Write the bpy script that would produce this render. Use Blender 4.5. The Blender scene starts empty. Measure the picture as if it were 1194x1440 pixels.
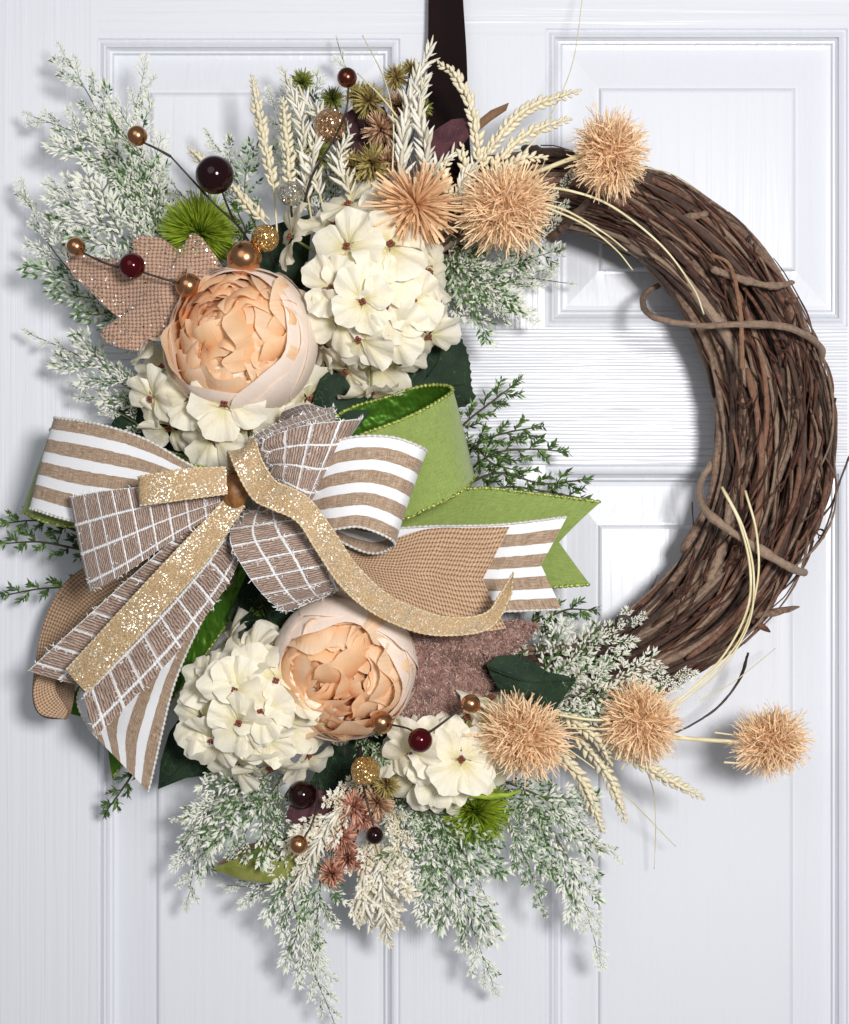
import bpy, math, random
import numpy as np
from mathutils import Vector, Matrix
random.seed(7); RS = np.random.RandomState(7)
SC = bpy.context.scene
PI = math.pi
# ---------------------------------------------------------------- camera, world, lamps
S = 0.0006            # metres per photo pixel on the door plane
D = 1.25              # camera distance from the door
Z0 = 1.45             # height of the picture centre
cam = bpy.data.cameras.new('camera'); co = bpy.data.objects.new('camera', cam); SC.collection.objects.link(co)
co.location = (0, -D, Z0); co.rotation_euler = (PI/2, 0, 0)
cam.sensor_fit = 'VERTICAL'; cam.sensor_height = 24; cam.lens = 24*D/(1440*S); cam.clip_end = 50; cam.clip_start = .02
cam.dof.use_dof = False
SC.camera = co
w = bpy.data.worlds.new('World'); SC.world = w; w.use_nodes = True
bg = w.node_tree.nodes['Background']; bg.inputs[0].default_value = (.92, .955, 1, 1); bg.inputs[1].default_value = .20
def area(name, loc, size, energy, col, target=(0, 0, Z0)):
    l = bpy.data.lights.new(name, 'AREA'); l.shape = 'DISK'; l.size = size; l.energy = energy; l.color = col
    o = bpy.data.objects.new(name, l); SC.collection.objects.link(o); o.location = loc
    o.rotation_euler = (Vector(target)-Vector(loc)).to_track_quat('-Z', 'Y').to_euler(); return o
area('key_lamp', (.41, -1.62, Z0+.19), .30, 25.5, (1, .985, .965))
area('fill_lamp', (-.7, -2.2, Z0+.9), 1.6, 8.0, (.95, .97, 1))
SC.view_settings.view_transform = 'Standard'; SC.view_settings.look = 'None'
SC.view_settings.exposure = 0; SC.view_settings.gamma = 1
SC.cycles.max_bounces = 8; SC.cycles.transparent_max_bounces = 8

# ---------------------------------------------------------------- helpers
def P(px, py, d=0.0):                       # a place on / in front of the door, measured off the photograph
    f = (D-d)/D
    return np.array(((px-597)*S*f, -d, Z0+(720-py)*S*f))
def link(o, parent=None):
    SC.collection.objects.link(o)
    if parent is not None: o.parent = parent
    return o
def thing(name, label, cat, loc, group=None):
    o = bpy.data.objects.new(name, None); o.empty_display_size = .01; link(o); o.location = tuple(loc)
    o['label'] = label; o['category'] = cat
    if group: o['group'] = group
    return o
def tag(o, label=None, cat=None, group=None, kind=None):
    for k, v in (('label', label), ('category', cat), ('group', group), ('kind', kind)):
        if v: o[k] = v
    return o
def org(o):
    v = Vector((0, 0, 0))
    while o is not None: v += o.location; o = o.parent
    return np.array(v)
class MB:
    def __init__(s): s.v = []; s.f = []; s.uv = []; s.m = []; s.n = 0
    def add(s, V, F, uv=None, mi=0):
        V = np.asarray(V, float); b = s.n; s.v.append(V); s.n += len(V)
        for f in F: s.f.append([i+b for i in f]); s.m.append(mi)
        s.uv.append(np.zeros((len(V), 2)) if uv is None else np.asarray(uv, float))
    def tube(s, pts, r, k=6, mi=0, cap=True, ucol=0.0):
        pts = np.asarray(pts, float); n = len(pts); r = np.broadcast_to(r, (n,))
        T = np.gradient(pts, axis=0); T /= np.linalg.norm(T, axis=1)[:, None]+1e-12
        up = np.array((.13, 1, .21)); V = []; uv = []
        N = np.cross(T[0], up); N /= np.linalg.norm(N)+1e-12
        L = 0
        for i in range(n):
            N = N-T[i]*np.dot(N, T[i]); N /= np.linalg.norm(N)+1e-12; B = np.cross(T[i], N)
            if i: L += np.linalg.norm(pts[i]-pts[i-1])
            for j in range(k):
                a = 2*PI*j/k; V.append(pts[i]+r[i]*(math.cos(a)*N+math.sin(a)*B)); uv.append((L, j/k))
        F = [(i*k+j, i*k+(j+1) % k, (i+1)*k+(j+1) % k, (i+1)*k+j) for i in range(n-1) for j in range(k)]
        if cap: F += [tuple(range(k))[::-1], tuple((n-1)*k+j for j in range(k))]
        s.add(V, F, uv, mi)
    def grid(s, G, uv=None, mi=0, close=False):
        n, m = G.shape[:2]
        F = [(i*m+j, i*m+j+1, (i+1)*m+j+1, (i+1)*m+j) for i in range(n-1) for j in range(m-1)]
        s.add(G.reshape(-1, 3), F, None if uv is None else uv.reshape(-1, 2), mi)
    def sphere(s, c, r, nu=14, nv=9, mi=0, sq=(1, 1, 1)):
        V = []; c = np.asarray(c); sq = np.asarray(sq)
        for i in range(nv+1):
            th = PI*i/nv
            for j in range(nu):
                a = 2*PI*j/nu; V.append(c+r*sq*np.array((math.sin(th)*math.cos(a), math.sin(th)*math.sin(a), math.cos(th))))
        F = [(i*nu+j, (i+1)*nu+j, (i+1)*nu+(j+1) % nu, i*nu+(j+1) % nu) for i in range(nv) for j in range(nu)]
        s.add(V, F, None, mi)
    def mesh(s, name, mats, smooth=True, origin=None):
        V = np.concatenate(s.v)
        if origin is not None: V = V-origin
        me = bpy.data.meshes.new(name); me.from_pydata(V.tolist(), [], s.f)
        for mt in (mats if isinstance(mats, (list, tuple)) else [mats]): me.materials.append(mt)
        if len(me.materials) > 1: me.polygons.foreach_set('material_index', s.m)
        UV = np.concatenate(s.uv); ul = me.uv_layers.new(name='UVMap')
        li = np.empty(len(me.loops), np.int32); me.loops.foreach_get('vertex_index', li)
        ul.data.foreach_set('uv', UV[li].astype(np.float32).ravel())
        if smooth: me.polygons.foreach_set('use_smooth', [True]*len(me.polygons))
        me.update(); return me
    def build(s, name, mats, parent=None, smooth=True):
        o = bpy.data.objects.new(name, s.mesh(name, mats, smooth, org(parent) if parent is not None else None))
        return link(o, parent)
def cr(pts, n):                              # smooth curve through points, n samples evenly spaced
    p = np.asarray(pts, float)
    if len(p) == 2: t = np.linspace(0, 1, n)[:, None]; return p[0]*(1-t)+p[1]*t
    q = np.vstack([2*p[0]-p[1], p, 2*p[-1]-p[-2]]); out = []
    for i in range(1, len(q)-2):
        t = np.linspace(0, 1, 16, endpoint=False)[:, None]
        a, b, c, d = q[i-1], q[i], q[i+1], q[i+2]
        out.append(.5*((2*b)+(c-a)*t+(2*a-5*b+4*c-d)*t**2+(3*b-a-3*c+d)*t**3))
    out = np.vstack(out+[p[-1:]]); L = np.r_[0, np.cumsum(np.linalg.norm(np.diff(out[:, :3], axis=0), axis=1))]
    x = np.linspace(0, L[-1], n); return np.stack([np.interp(x, L, out[:, k]) for k in range(out.shape[1])], 1)
def crp(pts, n): return cr([P(*p) for p in pts], n)
def unit(v): v = np.asarray(v, float); return v/(np.linalg.norm(v)+1e-12)
def frame(o, x, z, loc, sc=1.0):             # place a shared mesh: its X along x, its Z along z
    x = unit(x); z = np.asarray(z, float); z = unit(z-x*np.dot(x, z)); y = np.cross(z, x)
    if np.isscalar(sc): sc = (sc, sc, sc)
    m = Matrix.Identity(4)
    for i in range(3): m[i][0] = x[i]*sc[0]; m[i][1] = y[i]*sc[1]; m[i][2] = z[i]*sc[2]; m[i][3] = loc[i]
    o.matrix_basis = m
def child(name, me, parent): return link(bpy.data.objects.new(name, me), parent)

# ---------------------------------------------------------------- materials
def srgb(r, g, b): return tuple(((c/255)/12.92 if c/255 <= .04045 else ((c/255+.055)/1.055)**2.4) for c in (r, g, b))+(1,)
class NT:
    def __init__(s, name):
        s.mat = bpy.data.materials.new(name); s.mat.use_nodes = True; s.t = s.mat.node_tree
        s.b = s.t.nodes['Principled BSDF']
    def n(s, typ, **kw):
        o = s.t.nodes.new(typ)
        for k, v in kw.items(): setattr(o, k, v)
        return o
    def l(s, a, b): s.t.links.new(a, b)
    def setin(s, sock, v):
        if isinstance(v, bpy.types.NodeSocket): s.l(v, sock)
        else: sock.default_value = v
    def math(s, op, a, b=0.0, c=None, clamp=False):
        o = s.n('ShaderNodeMath', operation=op, use_clamp=clamp); s.setin(o.inputs[0], a); s.setin(o.inputs[1], b)
        if c is not None: s.setin(o.inputs[2], c)
        return o.outputs[0]
    def coord(s, kind='Object', scale=(1, 1, 1), rot=(0, 0, 0)):
        tc = s.n('ShaderNodeTexCoord'); m = s.n('ShaderNodeMapping'); m.inputs['Scale'].default_value = scale; m.inputs['Rotation'].default_value = rot
        s.l(tc.outputs[kind], m.inputs[0]); return m.outputs[0]
    def noise(s, vec, scale, detail=3, rough=.5, dist=0):
        o = s.n('ShaderNodeTexNoise'); s.l(vec, o.inputs['Vector']); o.inputs['Scale'].default_value = scale
        o.inputs['Detail'].default_value = detail; o.inputs['Roughness'].default_value = rough; o.inputs['Distortion'].default_value = dist
        return o.outputs[0]
    def mix(s, f, a, b):
        o = s.n('ShaderNodeMix', data_type='RGBA'); s.setin(o.inputs[0], f); s.setin(o.inputs[6], a); s.setin(o.inputs[7], b); return o.outputs[2]
    def ramp(s, f, stops):
        o = s.n('ShaderNodeValToRGB'); s.l(f, o.inputs[0]); e = o.color_ramp.elements
        while len(e) < len(stops): e.new(.5)
        for k, (p, c) in enumerate(stops):
            e[k].position = p; e[k].color = c if isinstance(c, tuple) else (c, c, c, 1)
        return o.outputs[0]
    def step(s, x, a, b):                    # smooth 0..1 between a and b
        o = s.n('ShaderNodeMapRange', interpolation_type='SMOOTHSTEP'); s.setin(o.inputs[0], x); o.inputs[1].default_value = a; o.inputs[2].default_value = b; return o.outputs[0]
    def bump(s, h, dist, strength=1.0, normal=None):
        o = s.n('ShaderNodeBump'); o.inputs['Distance'].default_value = dist; o.inputs['Strength'].default_value = strength; s.l(h, o.inputs['Height'])
        if normal is not None: s.l(normal, o.inputs['Normal'])
        return o.outputs[0]
    def out(s, color=None, rough=None, normal=None, **kw):
        b = s.b
        if color is not None: s.setin(b.inputs['Base Color'], color)
        if rough is not None: s.setin(b.inputs['Roughness'], rough)
        if normal is not None: s.l(normal, b.inputs['Normal'])
        for k, v in kw.items(): s.setin(b.inputs[k.replace('_', ' ')], v)
        return s.mat
def plain(name, c1, c2=None, rough=.5, nscale=60, bump=0.0, bscale=400, translucent=0.0, aniso=(1, 1, 1), **kw):
    t = NT(name); v = t.coord('Object', aniso)
    col = c1 if c2 is None else t.mix(t.step(t.noise(v, nscale, 4), .35, .65), c1, c2)
    nm = t.bump(t.noise(v, bscale, 3), bump) if bump else None
    m = t.out(col, rough, nm, **kw)
    if translucent:
        tr = t.n('ShaderNodeBsdfTranslucent'); t.setin(tr.inputs[0], col); mx = t.n('ShaderNodeMixShader'); mx.inputs[0].default_value = translucent
        o = t.t.nodes['Material Output']; t.l(t.b.outputs[0], mx.inputs[1]); t.l(tr.outputs[0], mx.inputs[2]); t.l(mx.outputs[0], o.inputs[0])
    return m
def door_mat(name, sc, dist, dist2, wave=False):
    t = NT(name); v = t.coord('Object', sc)
    h1 = t.noise(v, 1, 2, .45, .55)
    h1 = t.step(h1, .32, .68)
    if wave:
        wv = t.n('ShaderNodeTexWave', wave_type='BANDS', bands_direction='Z'); t.l(t.coord('Object', (.05, .05, 1)), wv.inputs['Vector'])
        wv.inputs['Scale'].default_value = 54; wv.inputs['Distortion'].default_value = 5.5; wv.inputs['Detail'].default_value = 3; wv.inputs['Detail Scale'].default_value = .8
        h1 = t.math('ADD', t.math('MULTIPLY', t.step(wv.outputs[1], .1, .9), .75), t.math('MULTIPLY', h1, .45))
    v2 = t.coord('Object', tuple(3.2*a for a in sc)); h2 = t.noise(v2, 1, 3, .6)
    n1 = t.bump(h1, dist); n2 = t.bump(h2, dist2, 1, n1)
    n3 = t.bump(t.noise(t.coord('Object'), 900, 2), .00005, 1, n2)
    return t.out(srgb(224, 226, 233), .28, n3, Coat_Weight=.0)
M_RAIL = door_mat('white_paint_horizontal_grain', (5, 5, 150), .0008, .00025, True)
M_TOPRAIL = door_mat('white_paint_fine_horizontal_grain', (4, 4, 160), .00026, .00012)
M_STILE = door_mat('white_paint_vertical_grain', (230, 230, 3), .00022, .00014)
M_PANEL = door_mat('white_paint_panel_grain', (120, 120, 4), .00022, .00010)
def bark(name, c1, c2, c3):
    t = NT(name); v = t.coord('UV', (60, 5, 1)); vo = t.coord('Object')
    n = t.noise(vo, 260, 4, .7); f = t.noise(t.coord('UV', (900, 3, 1)), 1, 3, .6); lng = t.noise(t.coord('UV', (40, 26, 1)), 1, 4, .65)
    col = t.mix(t.step(n, .38, .62), c1, c2); col = t.mix(t.step(lng, .52, .75), col, c3)
    h = t.math('ADD', t.math('MULTIPLY', lng, .9), t.math('MULTIPLY', f, .5))
    oi = t.n('ShaderNodeObjectInfo'); col = t.mix(t.math('MULTIPLY', oi.outputs['Random'], .55), col, c3)
    return t.out(col, .52, t.bump(t.math('ADD', h, t.math('MULTIPLY', n, .5)), .0016), Specular_IOR_Level=.5)
BARKS = [bark('vine_bark_grey', srgb(148, 118, 98), srgb(92, 66, 54), srgb(180, 156, 134)),
         bark('vine_bark_red', srgb(132, 88, 68), srgb(78, 50, 40), srgb(164, 122, 98)),
         bark('vine_bark_dark', srgb(76, 54, 44), srgb(50, 34, 28), srgb(104, 80, 66))]
M_TENDRIL = bark('tendril_bark', srgb(92, 52, 40), srgb(56, 34, 28), srgb(120, 78, 60))
def weave(t, fu, fv, uv='UV'):               # woven height 0..1
    tc = t.n('ShaderNodeTexCoord'); sp = t.n('ShaderNodeSeparateXYZ')
    vv = t.n('ShaderNodeVectorMath', operation='ADD'); t.l(tc.outputs[uv], vv.inputs[0])
    nz = t.n('ShaderNodeTexNoise'); nz.inputs['Scale'].default_value = fu*.12; t.l(tc.outputs[uv], nz.inputs['Vector'])
    sb = t.n('ShaderNodeVectorMath', operation='SCALE'); t.l(nz.outputs[1], sb.inputs[0]); sb.inputs['Scale'].default_value = 1.6/fu
    t.l(sb.outputs[0], vv.inputs[1]); t.l(vv.outputs[0], sp.inputs[0])
    ax = (0, 2) if uv == 'Object' else (0, 1)
    u = t.math('MULTIPLY', sp.outputs[ax[0]], fu); v = t.math('MULTIPLY', sp.outputs[ax[1]], fv)
    def sn(x): return t.math('SINE', t.math('MULTIPLY', x, PI))
    par = t.math('MULTIPLY', sn(t.math('ADD', u, .5)), sn(t.math('ADD', v, .5)))
    a = t.math('MULTIPLY', t.math('POWER', t.math('ABSOLUTE', sn(u)), .6), t.math('ADD', .62, t.math('MULTIPLY', sn(t.math('ADD', v, t.math('FLOOR', u))), .38)))
    b = t.math('MULTIPLY', t.math('POWER', t.math('ABSOLUTE', sn(v)), .6), t.math('ADD', .62, t.math('MULTIPLY', sn(t.math('ADD', u, t.math('ADD', 1.0, t.math('FLOOR', v)))), .38)))
    return t.math('MAXIMUM', a, b), sp, t.math('GREATER_THAN', a, b)
def burlap(name, c_lo, c_hi, f, uv='UV', dist=.0009, glit=False):
    t = NT(name); h, sp, g = weave(t, f, f, uv)
    nz = t.noise(t.coord('Object'), 120, 3)
    col = t.mix(t.step(h, .15, .85), c_lo, c_hi); col = t.mix(t.math('MULTIPLY', nz, .35), col, c_lo)
    return t.out(col, .85, t.bump(h, dist), Sheen_Weight=.2)
M_BURLAP = burlap('burlap_ribbon', srgb(96, 64, 44), srgb(222, 184, 148), 33, dist=.0013)
M_BURLAP_D = burlap('burlap_ribbon_fine', srgb(84, 58, 42), srgb(196, 160, 126), 31, dist=.0014)
M_LEAFBUR = burlap('burlap_leaf_weave', srgb(104, 72, 58), srgb(200, 164, 140), 330, 'Object', .0010)
def stripes(name):
    t = NT(name); h, sp, g = weave(t, 75, 75)
    v = t.math('FRACT', t.math('ADD', t.math('MULTIPLY', sp.outputs[1], 4.0), .0))
    wob = t.noise(t.coord('UV', (70, 3, 1)), 1, 3)
    v = t.math('ADD', v, t.math('MULTIPLY', t.math('SUBTRACT', wob, .5), .03))
    white = t.math('MULTIPLY', t.step(v, .54, .56), t.math('SUBTRACT', 1.0, t.step(v, .985, 1.0)))
    f1 = t.noise(t.coord('UV', (8, 130, 1)), 1, 3, .7); f2 = t.noise(t.coord('UV', (130, 8, 1)), 1, 3, .7)
    f = t.math('MULTIPLY', t.math('ADD', f1, f2), .5)
    tan = t.ramp(f, [(.36, srgb(104, 80, 62)), (.5, srgb(166, 140, 116)), (.64, srgb(214, 192, 170))])
    col = t.mix(white, tan, srgb(240, 240, 243))
    return t.out(col, .8, t.bump(t.math('ADD', h, t.math('MULTIPLY', white, .7)), .00025), Sheen_Weight=.15)
M_STRIPE = stripes('striped_linen')
def checks(name):
    t = NT(name); tc = t.coord('UV'); sp = t.n('ShaderNodeSeparateXYZ'); t.l(tc, sp.inputs[0])
    nz = t.noise(t.coord('UV', (22, 22, 1)), 1, 3); fine = t.noise(t.coord('UV', (90, 90, 1)), 1, 3, .7)
    def line(x, o):
        x = t.math('ADD', x, t.math('MULTIPLY', t.math('SUBTRACT', nz, .5), .03))
        fr = t.math('ABSOLUTE', t.math('SUBTRACT', t.math('FRACT', t.math('ADD', t.math('MULTIPLY', x, 3.3), o)), .5))
        fr = t.math('ADD', fr, t.math('MULTIPLY', t.math('SUBTRACT', fine, .5), .07))
        return t.math('SUBTRACT', 1.0, t.step(fr, .03, .075))
    ln = t.math('MAXIMUM', line(sp.outputs[0], .1), line(sp.outputs[1], .52))
    rib = t.math('SINE', t.math('MULTIPLY', t.math('ADD', sp.outputs[0], t.math('MULTIPLY', nz, .05)), 2*PI*26))
    f1 = t.noise(t.coord('UV', (100, 6, 1)), 1, 3, .7)
    base = t.ramp(f1, [(.3, srgb(118, 94, 82)), (.5, srgb(172, 147, 132)), (.68, srgb(212, 190, 175))])
    base = t.mix(t.step(rib, -1.0, -.2), srgb(98, 76, 66), base)
    col = t.mix(ln, base, srgb(238, 236, 236))
    h = t.math('ADD', t.math('MULTIPLY', rib, .35), t.math('MULTIPLY', ln, 1.2))
    return t.out(col, .85, t.bump(h, .0005), Sheen_Weight=.2)
M_CHECK = checks('windowpane_check_linen')
def glitter(name, base, spark, scale, k, metal=.9, rough=.3, coord='Object', cut=.55, patch=0):
    t = NT(name); v = t.coord(coord); vo = t.n('ShaderNodeTexVoronoi'); vo.inputs['Scale'].default_value = scale; t.l(v, vo.inputs['Vector'])
    g = t.n('ShaderNodeNewGeometry')
    sb = t.n('ShaderNodeVectorMath', operation='SUBTRACT'); t.l(vo.outputs['Color'], sb.inputs[0]); sb.inputs[1].default_value = (.5, .5, .5)
    sc_ = t.n('ShaderNodeVectorMath', operation='SCALE'); t.l(sb.outputs[0], sc_.inputs[0]); sc_.inputs['Scale'].default_value = k
    ad = t.n('ShaderNodeVectorMath', operation='ADD'); t.l(sc_.outputs[0], ad.inputs[0]); t.l(g.outputs['Normal'], ad.inputs[1])
    no = t.n('ShaderNodeVectorMath', operation='NORMALIZE'); t.l(ad.outputs[0], no.inputs[0])
    sp = t.n('ShaderNodeSeparateXYZ'); t.l(vo.outputs['Color'], sp.inputs[0])
    f = t.step(sp.outputs[0], cut, cut+.05)
    if patch: f = t.math('MULTIPLY', f, t.step(t.noise(t.coord('Object'), patch, 3, .7), .42, .58))
    return t.out(t.mix(f, base, spark), rough, no.outputs[0], Metallic=t.math('MULTIPLY', f, metal))
M_GOLDRIB = glitter('gold_glitter_ribbon', srgb(188, 158, 118), srgb(244, 236, 218), 1500, .9, .9, .34, cut=.74, patch=55)
M_COPPERGL = glitter('copper_glitter', srgb(150, 104, 74), srgb(226, 186, 146), 15, 1.9, .95, .25, cut=.25)
M_GOLDGL = glitter('gold_glitter', srgb(170, 126, 70), srgb(236, 196, 130), 15, 1.9, .95, .25, cut=.25)
M_SILVERGL = glitter('silver_glitter', srgb(170, 165, 155), srgb(235, 230, 215), 9, 1.4, .95, .15, cut=.2)
def greenrib(name, foil=False):
    t = NT(name); h, sp, g = weave(t, 110, 110); n = t.math('MULTIPLY', t.math('ADD', t.noise(t.coord('UV', (8, 120, 1)), 1, 3, .7), t.noise(t.coord('UV', (120, 8, 1)), 1, 3, .7)), .5)
    if foil: return t.out(srgb(74, 118, 30), .30, t.bump(t.noise(t.coord('UV', (5, 5, 1)), 1, 2), .003), Metallic=.6)
    col = t.ramp(n, [(.3, srgb(106, 128, 52)), (.5, srgb(140, 160, 78)), (.72, srgb(172, 188, 112))])
    return t.out(col, .6, t.bump(h, .0003), Sheen_Weight=.3)
M_GREEN = greenrib('green_ribbon'); M_FOIL = greenrib('green_foil_back', True)
M_EDGEW = plain('white_wired_edge', srgb(228, 226, 222), srgb(190, 184, 176), .7, 900)
M_EDGEG = plain('green_wired_edge', srgb(96, 112, 34), srgb(190, 200, 110), .4, 500, Metallic=.3)
M_EDGEO = plain('gold_wired_edge', srgb(226, 210, 182), srgb(178, 146, 92), .5, 900)
M_FUZZ = plain('white_fuzz', srgb(240, 240, 240), rough=.9)
def petal_mat(name, base, mid, tip, tr=.25, sub=0.0, bump=.0006, veins=26, ws=90):
    t = NT(name); tc = t.coord('UV'); sp = t.n('ShaderNodeSeparateXYZ'); t.l(tc, sp.inputs[0])
    col = t.ramp(sp.outputs[0], [(.05, base), (.5, mid), (.95, tip)])
    oi = t.n('ShaderNodeObjectInfo'); col = t.mix(t.math('MULTIPLY', oi.outputs['Random'], .30), col, mid)
    ve = t.noise(t.coord('UV', (2.2, veins, 1)), 1, 3, .6, .4); w2 = t.noise(t.coord('Object'), ws, 3)
    col = t.mix(t.math('MULTIPLY', t.step(ve, .50, .72), .35), col, base)
    h = t.math('ADD', ve, t.math('MULTIPLY', w2, 1.0))
    t.out(col, .62, t.bump(h, bump), Sheen_Weight=.15)
    trn = t.n('ShaderNodeBsdfTranslucent'); t.setin(trn.inputs[0], col); mx = t.n('ShaderNodeMixShader'); mx.inputs[0].default_value = tr
    o = t.t.nodes['Material Output']; t.l(t.b.outputs[0], mx.inputs[1]); t.l(trn.outputs[0], mx.inputs[2]); t.l(mx.outputs[0], o.inputs[0])
    return t.mat
M_HYD = petal_mat('cream_hydrangea_petal', srgb(232, 220, 138), srgb(253, 245, 220), srgb(253, 248, 234), .3, bump=.0009, veins=11, ws=3.0)
M_PEO_IN = petal_mat('peach_peony_inner_petal', srgb(252, 150, 78), srgb(255, 212, 160), srgb(255, 236, 208), .42, bump=.0004)
M_PEO_OUT = petal_mat('pale_peony_guard_petal', srgb(253, 220, 186), srgb(254, 234, 216), srgb(255, 243, 233), .25, bump=.00025)
M_STAMEN = plain('brown_flower_centre', srgb(120, 58, 44), rough=.6)
M_RAFFIA = plain('peach_raffia', srgb(254, 230, 196), srgb(250, 216, 172), .6, 200, translucent=.15)
M_RAFFIA_D = plain('brown_raffia', srgb(246, 210, 170), srgb(234, 190, 144), .6, 200, translucent=.1)
M_PUFF = plain('green_puff', srgb(176, 196, 60), srgb(146, 172, 44), .55, 200, translucent=.2)
M_PUFF_D = plain('green_puff_dark', srgb(104, 128, 28), rough=.6)
M_CEDAR = [plain('cedar_green', srgb(86, 128, 58), srgb(40, 74, 32), .55, 150, translucent=.1),
           plain('cedar_sage', srgb(196, 208, 180), srgb(164, 184, 150), .6, 150, translucent=.1),
           plain('cedar_frost', srgb(250, 250, 242), srgb(232, 232, 216), .75, 150, translucent=.2),
           plain('cedar_stem', srgb(96, 104, 68), srgb(70, 74, 48), .6, 150)]
M_CREAMFR = [plain('cream_frond_a', srgb(232, 222, 196), srgb(216, 204, 172), .65, 150, translucent=.15),
             plain('cream_frond_b', srgb(240, 234, 216), srgb(226, 218, 192), .65, 150, translucent=.15),
             plain('cream_frond_c', srgb(246, 242, 230), rough=.65, translucent=.15),
             plain('cream_frond_stem', srgb(206, 192, 150), rough=.6)]
M_GRAIN = plain('cream_grain', srgb(236, 228, 202), srgb(214, 200, 164), .55, 120)
M_STRAW = plain('pale_straw', srgb(232, 222, 184), srgb(214, 200, 154), .5, 60)
M_JUN = plain('juniper_green', srgb(98, 132, 56), srgb(52, 80, 34), .5, 90, translucent=.08)
M_JUNST = plain('juniper_stem', srgb(62, 62, 36), rough=.6)
M_WIRE = plain('dark_wire', srgb(58, 44, 38), srgb(38, 30, 28), .5, 200)
def leafmat(name, c1, c2, vein, vs=120):
    t = NT(name); v = t.coord('Object'); vo = t.n('ShaderNodeTexVoronoi', feature='DISTANCE_TO_EDGE'); vo.inputs['Scale'].default_value = vs*1.4
    nz = t.n('ShaderNodeTexNoise'); nz.inputs['Scale'].default_value = 60; t.l(v, nz.inputs['Vector'])
    mx = t.n('ShaderNodeMix', data_type='VECTOR'); mx.inputs[0].default_value = .012; t.l(v, mx.inputs[4]); t.l(nz.outputs[1], mx.inputs[5]); t.l(mx.outputs[1], vo.inputs['Vector'])
    e = t.math('SUBTRACT', 1.0, t.step(vo.outputs['Distance'], .0, .05))
    col = t.mix(t.step(nz.outputs[0], .35, .65), c1, c2); col = t.mix(t.math('MULTIPLY', e, .55), col, vein)
    return t.out(col, .7, t.bump(e, .00025), Specular_IOR_Level=.25)
M_LEAF = leafmat('dark_green_leaf', srgb(20, 38, 26), srgb(30, 50, 32), srgb(70, 92, 60))
M_LEAFO = leafmat('olive_leaf', srgb(112, 118, 50), srgb(138, 140, 72), srgb(160, 160, 96))
M_LEAFP = leafmat('plum_leaf', srgb(66, 38, 46), srgb(88, 52, 58), srgb(110, 78, 80))
M_LEAFB = leafmat('bronze_leaf', srgb(104, 78, 58), srgb(128, 98, 72), srgb(150, 120, 90))
def metalball(name, c, rough=.3, metal=1.0, coat=.3):
    t = NT(name); return t.out(c, rough, None, Metallic=metal, Coat_Weight=coat, Coat_Roughness=.1)
M_BRONZE = metalball('bronze_berry', srgb(196, 142, 100), .24)
M_BROWNB = metalball('brown_bronze_berry', srgb(124, 66, 50), .22)
M_BURG = metalball('burgundy_berry', srgb(78, 8, 18), .10, .5, .0)
M_DARKB = metalball('near_black_berry', srgb(34, 8, 12), .10, .3, .0)
M_STRAP = plain('dark_brown_satin', srgb(30, 15, 14), srgb(22, 10, 10), .8, 30, aniso=(1, 1, .1), Specular_IOR_Level=.15)
M_VELVET = plain('mauve_velvet', srgb(164, 126, 112), srgb(112, 80, 72), .8, 130, .0020, 480, Sheen_Weight=.8)
M_VFIB = [plain('velvet_fibre_mid', srgb(176, 138, 126), srgb(138, 102, 92), .7, 200), plain('velvet_fibre_pale', srgb(214, 190, 180), rough=.6)]
M_FLAKE = plain('silver_flake', srgb(240, 235, 228), rough=.12, Metallic=1.0)
M_KNOT = plain('brown_knot', srgb(150, 104, 52), srgb(110, 70, 34), .5, 200)

# ---------------------------------------------------------------- door
door = MB()
X0, X1, Y0, Y1 = -90, 1420, -150, 2150
PAN = [(137, 563, 54, 462, 213, 487, 132, 384), (767, 1192, 40, 460, 844, 1117, 126, 380),
       (137, 563, 656, 1900, 222, 487, 740, 1820), (767, 1192, 654, 1900, 843, 1113, 740, 1820)]
def rect(mb, x0, x1, y0, y1, d=0.0, mi=0):
    mb.add([P(x0, y1, d), P(x1, y1, d), P(x1, y0, d), P(x0, y0, d)], [(0, 1, 2, 3)], None, mi)
# stiles (vertical grain) and rails (horizontal grain) of the embossed face, butted edge to edge
for x0, x1 in ((X0, 137), (1192, X1)): rect(door, x0, x1, Y0, Y1)
rect(door, 563, 767, 50, 462); rect(door, 563, 767, 655, 1900)
rect(door, 137, 767, Y0, 50, 0, 2); rect(door, 767, 1192, Y0, 40, 0, 2); rect(door, 137, 563, 50, 54)
rect(door, 137, 1192, 462, 654, 0, 1); rect(door, 137, 767, 654, 655, 0, 1); rect(door, 137, 563, 655, 656); rect(door, 767, 1192, 460, 462, 0, 1); rect(door, 137, 1192, 1900, Y1, 0, 1)
c = [P(X0, Y0), P(X1, Y0), P(X1, Y1), P(X0, Y1)]; bk = [q+np.array((0, .044, 0)) for q in c]
door.add(c+bk, [(0, 1, 5, 4), (1, 2, 6, 5), (2, 3, 7, 6), (3, 0, 4, 7), (4, 5, 6, 7)])
dob = door.build('door', [M_STILE, M_RAIL, M_TOPRAIL], smooth=False); tag(dob, 'white painted panelled door with embossed wood grain behind the wreath', 'door', None, 'structure')
PROF = [(0, 0), (3, -.0016), (6, -.0006), (9, .0004), (12, -.0004), (14, -.0028), (18, -.0050), (21, -.0052), (24, -.0074), (30, -.0078)]
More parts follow.
